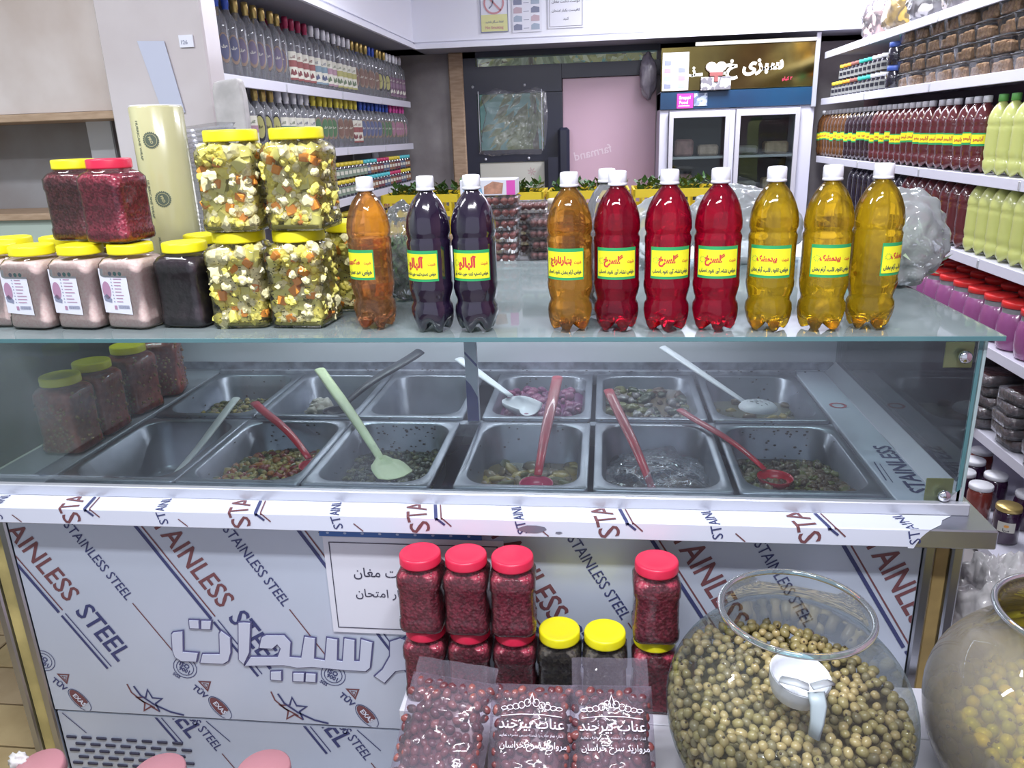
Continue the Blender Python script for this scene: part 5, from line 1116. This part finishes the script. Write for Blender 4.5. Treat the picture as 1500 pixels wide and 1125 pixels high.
poly(mb, [(-.09, .006), (-.025, .006), (-.03, .034), (-.06, .044), (-.09, .03)], F, 0); poly(mb, [(-.02, .006), (.04, .006), (.045, .04), (.01, .046), (-.02, .03)], F, 1); poly(mb, [(.055, .002), (.084, .002), (.084, .048), (.055, .048)], F, 2)
link('picture_print', mb.mesh('box_print', [mat('sky_print', (.25, .50, .72), .5), mat('biscuit_print', (.62, .32, .22), .5, noise_s=60), mat('magenta_print', (.75, .10, .50), .5)]), bx)
t = thing('paste_tub', 'cream lidded round tub on the wide stack of date trays', 'tub', (-.155, 2.74, 1.3075)); 
link('tub_body', MB().lathe([(.028, 0), (.033, .003), (.036, .042)], 20, cap0=True).mesh('round_tub', mat('tan_tub', (.48, .36, .24), .4)), t); link('lid', MB().lathe([(.0365, .042), (.0385, .043), (.0385, .056), (.036, .058), (.0001, .0585)], 24).mesh('tub_lid', mat('cream_lid', (.70, .64, .54), .4)), t)
# yellow crates with greens on a low bench further back
bn = thing('crate_bench', 'low bench carrying the yellow crates in the middle of the shop', 'bench', (0, 4.75, 0))
boxo('bench_top', (-1.30, .55, -.22, .22, .99, 1.03), WOODS, bn)
for x in (-1.25, -.35, .5): boxo('leg', (x-.025, x+.025, -.2, .2, 0, .99), WOODS, bn)
YC = mat('crate_yellow', (.72, .55, .03), .4); GL = mat('herb_green', (.06, .16, .04), .5, noise_s=30, col2=(.02, .06, .015))
def crate_mesh(w, d, h):
    mb = MB(); n = 9
    mb.box(-w/2, w/2, -d/2, d/2, 0, .012)
    for y in (-d/2, d/2-.012):
        mb.box(-w/2, w/2, y, y+.012, h*.80, h).box(-w/2, w/2, y, y+.012, h*.45, h*.58).box(-w/2, w/2, y, y+.012, 0, h*.2)
        for i in range(n+1): x = -w/2+(w-.012)*i/n; mb.box(x, x+.014, y+.001, y+.011, 0, h)
    for x in (-w/2, w/2-.012): mb.box(x, x+.012, -d/2, d/2, 0, h*.25).box(x, x+.012, -d/2, d/2, h*.4, h*.6).box(x, x+.012, -d/2, d/2, h*.82, h)
    return mb.mesh('crate', YC)
CRM_ = crate_mesh(.47, .36, .23)
mb = MB()
for i in range(260):
    c = Vector((R.uniform(-.21, .21), R.uniform(-.15, .15), .225+R.uniform(-.03, .035))); d = Vector((R.uniform(-1, 1), R.uniform(-1, 1), R.uniform(-.1, .9))).normalized(); u = d.cross(Vector((0, .3, 1))).normalized(); L = R.uniform(.03, .06)
    mb.add([c, c+d*L*.5+u*L*.3, c+d*L, c+d*L*.5-u*L*.3], [(0, 1, 2, 3)])
HB = mb.mesh('fresh_herbs', GL)
for x, lb in ((-1.05, 'left of the date trays'), (-.50, 'behind the sweet box'), (-.0, 'behind the amber syrup bottle'), (.30+.19, 'at the right, before the fridge')):
    if lb.startswith('at'): x = .30
    if lb.startswith('behind the amber'): x = -.02-.08
    x = {'l': -1.07, 'b': x, 'a': .40}[lb[0]] if lb[0] != 'b' else (-.58 if 'sweet' in lb else -.09)
    tag(link('plastic_crate', CRM_, None, (x, 4.75, 1.031)), f'yellow slatted plastic crate {lb}', 'crate', 'yellow crates')
    h = tag(link('fresh_herbs', HB, None, (x, 4.75, 1.035)), f'dark green herbs heaped in the yellow crate {lb}', 'herbs', kind='stuff')
# cling film roll, container stack, folded bag, papers on the pillar
rl_ = thing('cling_film_roll', 'tall pale yellow roll of wrap with round dark logos behind the jars', 'roll', (-1.105, 1.93, 1.1925))
YW = mat('pale_yellow_film', (.58, .57, .34), .22, coat=.6, noise_s=2, col2=(.50, .48, .26))
link('film', MB().lathe([(.02, 0), (.061, 0), (.0635, .004), (.0635, .478), (.060, .482), (.022, .482)], 40).mesh('roll_film', YW), rl_)
link('core', MB().lathe([(.022, .482), (.022, .486), (.019, .486), (.019, .2)], 24).lathe([(.0605, .4815), (.0605, .484), (.045, .4845), (.0225, .484)], 40).mesh('roll_core', mat('pale_core', (.70, .70, .68), .5)), rl_)
mb = MB(); cf = cyl(.0640); cf2 = cyl(.0644)
for k, z in enumerate((.402, .262, .122)):
    ox = .010+k*.006; r_ = .0185
    for q in range(6): stroke(mb, [(ox+(.0015+q*.003)*math.cos(i*PI/14), z+(.0015+q*.003)*math.sin(i*PI/14)) for i in range(28)], .0032, cf, closed=True)
    for q in range(24): stroke(mb, [(ox+.0175*math.cos(q*PI/12), z+.0175*math.sin(q*PI/12)), (ox+.0198*math.cos(q*PI/12), z+.0198*math.sin(q*PI/12))], .003, cf)
    stroke(mb, [(ox+.0145*math.cos(i*PI/12), z+.0145*math.sin(i*PI/12)) for i in range(24)], .001, cf2, 1, closed=True); put(mb, 'PRO', cf2, w=.017, ox=ox, oy=z, mi=1, bold=.03, ang=-1.2)
    put(mb, 'HURRICANE WRAP', cyl(.0642), w=.092, ox=ox-.032, oy=z, bold=.01, ang=-PI/2)
link('printed_logo', mb.mesh('roll_print', [mat('dark_green_print', (.10, .13, .10), .5), YW]), rl_)
cs = thing('container_stack', 'leaning nested stack of clear plastic containers between roll and pickle jars', 'containers', (-.985, 2.02, 1.1925), rot=(.0, -.10, 0))
cm = MB().loft([rrect(.11, .10, .02, 0, 3), rrect(.125, .115, .02, .012, 3), rrect(.13, .12, .02, .0125, 3)], cap0=True).mesh('container', thin('container_clear', (.88, .88, .9), haze=.22, edge=.3, gloss=1.3))
for i in range(34): link('container', cm, cs, (0, 0, .002+i*.0128))
gc = thing('ribbed_lid', 'clear ribbed plastic lid lying behind the jars beside the roll', 'lid', (-.96, 1.93, 1.395-.19), rot=(-.9, .3, .5))
mb = MB().box(-.05, .05, -.05, .05, 0, .002)
for i in range(14): mb.box(-.048+i*.007, -.045+i*.007, -.048, .048, .002, .006)
link('ribs', mb.mesh('ribbed_lid', TRAYC), gc, (0, 0, .15))
fbg = tag(link('folded_bag', crumple('folded_bag', 0, (.048, .022, .17), mat('beige_sack', (.60, .58, .58), .6, noise_s=10, bump=.5, bump_s=12), amp=.05, sq=.22), None, (-1.175, 2.50, 1.60)), 'beige folded sack standing upright beside the pillar', 'sack')
stn = thing('side_stand', 'narrow stand beside the pillar carrying the folded sack', 'stand', (-1.175, 2.535, 0)); boxo('stand_top', (-.10, .10, -.06, .06, 1.41, 1.43), WOODS, stn); boxo('column', (-.03, .03, -.03, .03, 0, 1.41), STEEL, stn)
tag(link('paper_sheet', MB().add([(-1.523, 2.616, 1.911), (-1.43, 2.616, 1.907), (-1.395, 2.617, 1.685), (-1.475, 2.617, 1.692), (-1.523, 2.613, 1.911), (-1.43, 2.613, 1.907), (-1.395, 2.613, 1.685), (-1.475, 2.613, 1.692)], [(4, 7, 6, 5), (0, 4, 5, 1), (1, 5, 6, 2), (2, 6, 7, 3), (3, 7, 4, 0)]).mesh('paper_sheet', mat('pale_blue_paper', (.52, .55, .68), .5))), 'blank pale blue paper sheet stuck on the pillar', 'paper')
pt = tag(link('price_tag', MB().box(-1.378, -1.33, 2.613, 2.618, 1.885, 1.922).mesh('price_tag', PAPER)), 'small white tag stuck on the pillar near its edge', 'tag')
mb = MB(); put(mb, '126', vfn(2.6122), w=.022, ox=-1.36, oy=1.90, bold=.02); link('number_print', mb.mesh('number_print', GREYP), pt)
# plastic bags standing on the glass
def herb_tangle(w, n, sd):
    rnd = random.Random(sd); mb = MB()
    for i in range(n):
        c = Vector((rnd.gauss(0, .4)*w[0], rnd.gauss(0, .4)*w[1], rnd.uniform(-.9, .3)*w[2])); d = Vector((rnd.uniform(-1, 1), rnd.uniform(-1, 1), rnd.uniform(-1, 1))).normalized(); u = d.cross(Vector((0, 1, .2))).normalized(); L = rnd.uniform(.03, .06)
        mb.add([c-d*L*.5, c+u*.0035, c+d*L*.5, c-u*.0035], [(0, 1, 2, 3)])
    return mb
for (x, y, rx, ry, rz_, m, lb, herbs) in ((.712, 2.02, .115, .10, .120, POLYW, 'knotted milky bag of pale greens at the right end of the glass', 1), (-.49, 1.90, .075, .08, .118, POLY, 'clear bag of green herbs behind the copper syrup bottle', 1), (.40, 2.36, .16, .09, .120, POLYW, 'long milky plastic bag behind the golden syrup bottles', 0), (.16, 2.30, .10, .08, .105, POLYW, 'white crumpled bag behind the red rose syrup bottles', 0)):
    t = thing('plastic_bag', lb, 'bag', (x, y, 1.1925), 0)
    link('film', crumple('bag_film', 0, (rx, ry, rz_), m, 4, .16, 2.2, x*7, flat=rz_*.93), t, (0, 0, rz_*.935))
    if herbs: o = link('herbs', herb_tangle((rx*.85, ry*.85, rz_*.8), 700, 5).mesh('bag_herbs', mat('pale_herb' if m is POLYW else 'deep_herb', (.40, .50, .34) if m is POLYW else (.10, .22, .07), .5)), t, (0, 0, rz_)); o['kind'] = 'stuff'
# wrapped bags on the top right shelf
for i, (y, c_, w_, lb) in enumerate(((5.45, (.55, .38, .36), .12, 'far pinkish wrapped bag on the top right shelf'), (5.0, (.85, .58, .15), .15, 'yellow ochre wrapped bag on the top right shelf'), (4.6, (.80, .78, .78), .15, 'white wrapped bag in the middle of the top right shelf'), (4.2, (.78, .70, .66), .15, 'pale wrapped bag on the top right shelf nearest the frame edge'), (3.8, (.8, .6, .5), .15, 'peach wrapped bag on the top right shelf at the near end'))):
    t = thing('wrapped_bag', lb, 'bag', (1.68, y, 2.0605), 0, 'wrapped bags on the top right shelf')
    link('contents', crumple('bag_contents', 0, (w_*.7, w_, .10), mat(f'bag_content_{i}', c_, .5), 3, .12, 2, i, flat=.09, sq=.8), t, (0, 0, .092)); link('film', crumple('bag_film', 0, (w_*.8, w_*1.2, .15), POLY, 3, .25, 3, i+4, flat=.12), t, (0, 0, .122))

# ================================================================ PLATFORM, BOWLS, BAGS IN FRONT OF THE COUNTER
pf = thing('display_platform', 'low board in front of the counter carrying bowls, bags and jars', 'platform', (0, 0, 0))
PLM = mat('platform_white', (.62, .62, .68), .5)
boxo('board', (-.425, 1.08, 1.31, 1.46, .405, .4315), PLM, pf); boxo('board', (-.365, 1.08, .90, 1.308, .405, .4315), PLM, pf)
for x in (-.345, .32, 1.05):
    for y in (.93, 1.43): boxo('leg', (x-.015, x+.015, y-.015, y+.015, 0, .405), STEEL, pf)
tag(link('plastic_sheet', crumple('plastic_sheet', 0, (.085, .09, .17), thin('white_sheet_film', (.9, .9, .9), haze=.38, gloss=1.5, rough=.12, bump=1, bump_s=12, hazecol=(.95, .94, .96)), 4, .30, 3.5, 9), None, (.845, 1.56, .515)), 'loose crumpled milky plastic hanging between the counter end and the right bowl', 'plastic')
# bowls
def bowl_prof(R_, rr_, zc, H):
    out = [(.07, 0), (.105, .004)]; n = 18
    a0 = math.asin(max(-1, (0-zc)/zc*.90)); a1 = math.acos(rr_*.90/R_)
    for i in range(n+1):
        a = a0+(a1-a0)*i/n; out.append((R_*math.cos(a), zc+zc*.98*math.sin(a)))
    return out
def bowl_profile(R_, rim, H, hb):
    """globe bowl: widest R_ at 0.48*H, neck then rolled rim"""
    zc = H*.48; pts = [(R_*.40, .0)]; n = 22
    for i in range(n+1):
        a = -1.12+(1.12+.98)*i/n; pts.append((R_*math.cos(a)**.85 if a < 0 else R_*math.cos(a)**.95, zc+zc*(1.0 if a < 0 else .92)*math.sin(a)/math.sin(1.12)*(1 if a < 0 else .95)))
    return pts
def make_bowl(label, c, R_, rim, H, glassm, fillf, liq=None):
    t = thing('glass_bowl', label, 'bowl', c, 0)
    pr = [(r, z) for r, z in bowl_profile(R_, rim, H, 0) if not (z > H*.5 and r < rim*1.02)]
    zt = pr[-1][1]; rt = pr[-1][0]
    pr += [(rim*1.0, zt+(H-zt)*.35), (rim*.985, zt+(H-zt)*.65), (rim*1.0, H-.006)]
    link('globe', MB().lathe(pr, 64, cap0=True).mesh('bowl_globe', glassm), t)
    rm = MB(); ring = []
    for j in range(64):
        a = 2*PI*j/64; ring.append([(math.cos(a)*(rim+.0055*math.cos(b)), math.sin(a)*(rim+.0055*math.cos(b)), H-.004+.0055*math.sin(b)) for b in [k*PI/4 for k in range(8)]])
    ring.append(ring[0]); rm.loft(ring); link('rim', rm.mesh('bowl_rim', thin('thick_rim', (.45, .62, .64), haze=.10, edge=.8, edgecol=(.10, .22, .24), gloss=2.0)), t)
    fillf(t, R_, H, pr); return t
def prof_r(pr, z):
    for (r0, z0), (r1, z1) in zip(pr, pr[1:]):
        if min(z0, z1) <= z <= max(z0, z1) and z1 != z0: return r0+(r1-r0)*(z-z0)/(z1-z0)
    return pr[0][0]
OLB = [mat('olive_tan', (.44, .34, .15), .35, coat=.3), mat('olive_khaki', (.33, .27, .11), .35, coat=.3), mat('olive_dark', (.24, .20, .10), .4, coat=.3), mat('olive_hole', (.10, .07, .04), .6)]  # third tone is the darkest olive, spread at random and on the core
OLG = [mat('green_olive', (.62, .58, .06), .3, coat=.4), mat('green_olive_dark', (.42, .44, .07), .3, coat=.4), mat('green_olive_gold', (.72, .60, .10), .3, coat=.4), MC['olive_hole']]
def olives(pr, ztop, slope, s, mats, sd, n_surf, n_side, core, yback=True):
    rnd = random.Random(sd); mb = MB(); pts = []; grid = {}
    def free(p, d):
        k = tuple(int(math.floor(c/d)) for c in p)
        for a in (-1, 0, 1):
            for b in (-1, 0, 1):
                for c in (-1, 0, 1):
                    for q in grid.get((k[0]+a, k[1]+b, k[2]+c), ()):
                        if (Vector(p)-q).length < d: return False
        grid.setdefault(k, []).append(Vector(p)); return True
    def top(x, y): return ztop+slope[0]*x+slope[1]*y+.008*noise.noise(Vector((x*15, y*15, sd)))
    d = s*1.45
    def put_o(p):
        q = Matrix.Rotation(rnd.uniform(0, 6), 3, 'Z') @ Matrix.Rotation(rnd.uniform(-1.5, 1.5), 3, 'X'); m = rnd.choice((0, 0, 1, 1, 2)); k = rnd.uniform(.85, 1.1)*s
        mb.blob(p, (k*.88, k*.88, k*1.1), m, 1, .12, rnd.random()*9, q)
        if rnd.random() < .4: e = q @ Vector((0, 0, 1)); e = e if e.z > 0 or e.y < 0 else -e; mb.blob(tuple(Vector(p)+e*k*1.05), (k*.26,)*3, 3, 0)
    for _ in range(n_surf*8):
        a = rnd.uniform(0, 2*PI); r = math.sqrt(rnd.random()); R0 = prof_r(pr, ztop)-s*1.1; x, y = r*R0*math.cos(a), r*R0*math.sin(a); z = top(x, y)
        if math.hypot(x, y) < prof_r(pr, z)-s and free((x, y, z), d): put_o((x, y, z))
    for _ in range(n_side*8):
        a = rnd.uniform(-PI, PI); z = rnd.uniform(.012, ztop+.05)
        r = prof_r(pr, z)-s*1.12; x, y = r*math.cos(a), r*math.sin(a)
        if z < top(x, y) and free((x, y, z), d): put_o((x, y, z))
    # dark heart of the heap keeps it from being hollow
    pc = [(max(.01, r-s*1.6), z) for r, z in pr if .01 < z < ztop-.02]
    mb.lathe(pc, 24, 2, cap0=True, cap1=True); return mb
def fill1(t, R_, H, pr):
    o = link('olives', olives(pr, .205, (-.10, .04), .0096, OLB, 4, 520, 820, None).mesh('brown_olives', OLB), t); o['kind'] = 'stuff'; o['label'] = 'khaki brown pitted olives'
def fill2(t, R_, H, pr):
    o = link('olives', olives(pr, .150, (0, .0), .0135, OLG, 8, 260, 420, None).mesh('green_olives', OLG), t); o['kind'] = 'stuff'; o['label'] = 'yellow green olives under cloudy brine'
    lq = [(r-.004, z) for r, z in pr if .002 < z < .235]
    link('brine', MB().lathe(lq, 48, cap0=True, cap1=True).mesh('bowl_brine', thin('yellow_brine_liquid', (.88, .80, .35), haze=.04, hazecol=(.60, .50, .14), edge=.2, gloss=.4)), t)
make_bowl('big round glass bowl of khaki olives with a white ladle inside', (.322, 1.165, .4325), .208, .122, .378, BOWLG, fill1)
make_bowl('big fogged glass bowl of green olives cut by the right edge', (.772, 1.165, .4325), .212, .127, .385, BOWLF, fill2)
wl = thing('ladle', 'white plastic ladle standing in the khaki olive bowl', 'utensil', (.318, 1.09, .738))
lm = MB(); seg = 24
lm.loft([[(r*.047*math.cos(2*PI*j/seg), r*.047*math.sin(2*PI*j/seg), z*.05) for j in range(seg)] for r, z in ((1.03, 0), (1, -.3), (.85, -.75), (.55, -1.0), (.01, -1.05), (.5, -.95), (.80, -.68), (.93, -.28), (.97, 0), (1.03, 0))])
link('bowl', lm.mesh('ladle_bowl', WP), wl, rot=(.15, .1, 0))
link('handle', MB().tube([(.012, -.047, .005), (.014, -.060, -.01), (.012, -.066, -.035), (.008, -.070, -.062)], [.014, .013, .011, .010], 8, flat=.25).mesh('ladle_handle', mat('grey_blue_plastic', (.50, .56, .60), .4)), wl)
link('handle_clip', MB().tube([(-.038, -.03, .012), (-.018, -.044, .018), (.0, -.046, .012)], [.009]*3, 8, flat=.4).tube([(.005, -.047, .014), (.026, -.042, .018), (.038, -.03, .010)], [.008]*3, 8, flat=.4).mesh('ladle_clip', WP), wl)
# bags of jujube fruit
JUJ = [mat('jujube_brown', (.25, .07, .065), .3, coat=.3, noise_s=20, col2=(.15, .04, .045)), mat('jujube_dark', (.13, .035, .045), .35, coat=.4), mat('jujube_light', (.30, .10, .09), .3, coat=.4)]
BAGF = thin('fruit_bag_film', (.88, .85, .90), haze=.09, edge=.2, gloss=1.1, rough=.10, bump=.8, bump_s=14, hazecol=(.72, .62, .76), haze_noise=.12)
WPR = mat('white_bag_print', (.78, .74, .84), .5)
def jbag(label, loc, w, L, rz, tilt, printed, sd, flap=None):
    t = thing('jujube_bag', label, 'bag', loc, group='bags of dried jujube', rot=(tilt, 0, rz)); rnd = random.Random(sd); th = .050
    def hgt(x, y): ex = abs(x)/(w/2); ey = abs(y)/(L/2); return th*.5*max(0, 1-ex**3.2)**.5*max(0, 1-ey**3.2)**.5
    mb = MB(); pts = {}
    cell = .0145
    for _ in range(5200):
        x = rnd.uniform(-w/2, w/2)*.91; y = rnd.uniform(-L/2, L/2)*.93; k = (int(x//cell), int(y//cell)); p = Vector((x, y))
        if any((p-q).length < .0135 for a in (-1, 0, 1) for b in (-1, 0, 1) for q in pts.get((k[0]+a, k[1]+b), ())): continue
        h = hgt(x, y)
        if h < .004: continue
        pts.setdefault(k, []).append(p); s = rnd.uniform(.0075, .0095); q = Matrix.Rotation(rnd.uniform(0, 6), 3, 'Z')
        mb.blob((x, y, h+rnd.uniform(-.004, .001)), (s*1.15, s*.9, s*.85), rnd.choice((0, 0, 1, 1, 2)), 1, .15, rnd.random()*9, q)
        if rnd.random() < .3: mb.blob((x, y, -h*.2), (s*1.1, s, s), 1, 1)
    mb.blob((0, 0, 0), (w*.46, L*.47, th*.36), 1, 3)
    o = link('jujubes', mb.mesh('jujubes', JUJ), t); o['kind'] = 'stuff'
    f_ = MB(); nx, ny = 26, 34
    def S(x, y, off=.0): return (x, y, hgt(x*.97, y*.97)+.010+.004*noise.noise(Vector((x*40, y*40, sd)))+off)
    v = []; 
    for side in (1, -1):
        for j in range(ny+1):
            for i in range(nx+1):
                x = (-.5+i/nx)*w*1.05; y = (-.5+j/ny)*L*1.04; z = S(x, y)[2] if side > 0 else -.006-hgt(x*.97, y*.97)*.8
                e = max(abs(x)/(w*.525), abs(y)/(L*.52)); z = z*(1-e**8); v.append((x, y, z))
    F_ = []; N = (nx+1)*(ny+1)
    for sd_ in (0, 1):
        for j in range(ny):
            for i in range(nx): a = sd_*N+j*(nx+1)+i; F_.append((a, a+1, a+nx+2, a+nx+1))
    f_.add(v, F_, 0, True)
    if flap:
        g = []; m_ = 10
        for j in range(6):
            for i in range(m_+1): g.append(((-.5+i/m_)*w*.98, L*.51+j*flap/5, .004*math.sin(i*1.9+j)+.002*j))
        f_.add(g, [(j*(m_+1)+i, j*(m_+1)+i+1, (j+1)*(m_+1)+i+1, (j+1)*(m_+1)+i) for j in range(5) for i in range(m_)], 0, True)
    link('film', f_.mesh('bag_film', BAGF), t)
    if printed:
        p = MB(); y0 = L/2-.075; fn = lambda u, v_: (u, v_, max(S(u, v_)[2], .004)+.002)
        for s_ in (-1, 1):
            for k in range(5): stroke(p, [(s_*(.008+k*.0105+.006*math.cos(a)), y0+.030+.011*math.exp(-k*.5)+.005*math.sin(a)*(1.4-k*.2)) for a in [q*.8 for q in range(8)]], .0013, fn, closed=True)
        stroke(p, [(-.006, y0+.04), (0, y0+.058), (.006, y0+.04)], .002, fn); stroke(p, [(-.055, y0+.018), (-.02, y0+.021), (.02, y0+.021), (.055, y0+.018)], .0014, fn)
        put(p, 'عناب بیرجند', fn, w=.118, oy=y0+.003, bold=.012); put(p, 'اندازه نهار عناب را شسته سپس مصرف نمایید', fn, w=.115, oy=y0-.015, bold=.0); put(p, 'مروارید سرخ خراسان', fn, w=.120, ox=.004, oy=y0-.033, bold=.012)
        put(p, 'خاصیت دارویی اعجاب انگیز', fn, w=.11, oy=y0-.115, bold=0); put(p, 'از خواص عناب', fn, w=.06, oy=y0-.130, bold=0)
        link('print', p.mesh('bag_print', WPR), t)
    return t
jbag('left bag of dried jujube without print, below the barberry jars', (-.292, 1.125, .516), .165, .235, -.16, .70, False, 21, .03)
jbag('middle bag of dried jujube with white lettering', (-.126, 1.130, .512), .150, .225, .03, .70, True, 22, None)
jbag('right bag of dried jujube with lettering and an empty clear top', (.020, 1.130, .514), .145, .23, .05, .72, True, 23, .05)
# pink lidded tubs at the bottom left on a low stool
PKL = mat('dusty_pink_lid', (.50, .22, .25), .45); BK = mat('bucket_pale', (.60, .56, .56), .5)
ls = thing('low_stool', 'low stand under the pink lidded tubs in front of the counter', 'stand', (-.95, 1.20, 0)); boxo('stand_top', (-.40, .40, -.10, .15, .06, .08), WOODS, ls); boxo('leg', (-.38, -.34, -.1, .1, 0, .06), WOODS, ls); boxo('leg', (.34, .38, -.1, .1, 0, .06), WOODS, ls)
bl = MB().lathe([(.045, 0), (.052, .005), (.056, .16), (.054, .165)], 28, cap0=True).mesh('tub_body', BK)
ld = MB().lathe([(.055, 0), (.0615, .001), (.0615, .020), (.058, .023), (.0001, .0235)], 40).mesh('pink_lid', PKL)
for x, y, z, lb, tl in ((-1.19, 1.235, .160, 'pink lidded tub at the lower left corner with a white knot beside it', .18), (-.958, 1.25, .1205, 'pink lidded tub in the middle of the bottom edge group', 0), (-.715, 1.25, .1315, 'pink lidded tub at the bottom edge below the grille lettering', 0)):
    t = thing('lidded_tub', lb, 'tub', (x, y, z-.008), 0, 'pink lidded tubs at the bottom edge', rot=(tl*.8, -tl*.6, 0))
    link('body', bl, t); o = link('lid', ld, t, (0, 0, .163))
    if tl: t.location.z = .128
    elif z > .125: t.location.z = .128
    else: t.location.z = .100
    t.scale = (.92, .92, 1)
kn = tag(link('plastic_knot', crumple('plastic_knot', 0, (.022, .014, .018), mat('white_knot', (.75, .73, .72), .5), 2, .5, 4, 3), None, (-1.272, 1.235, .305)), 'small white plastic knot beside the leftmost pink lid', 'knot')

# flat print on one sheet is one piece of lettering, too small to take apart
for o in bpy.data.objects:
    if o.name.split('.')[0] in ('print', 'reflected_lettering', 'printed_logo', 'printed_text', 'dot_print', 'small_pictures'): o['kind'] = 'stuff'
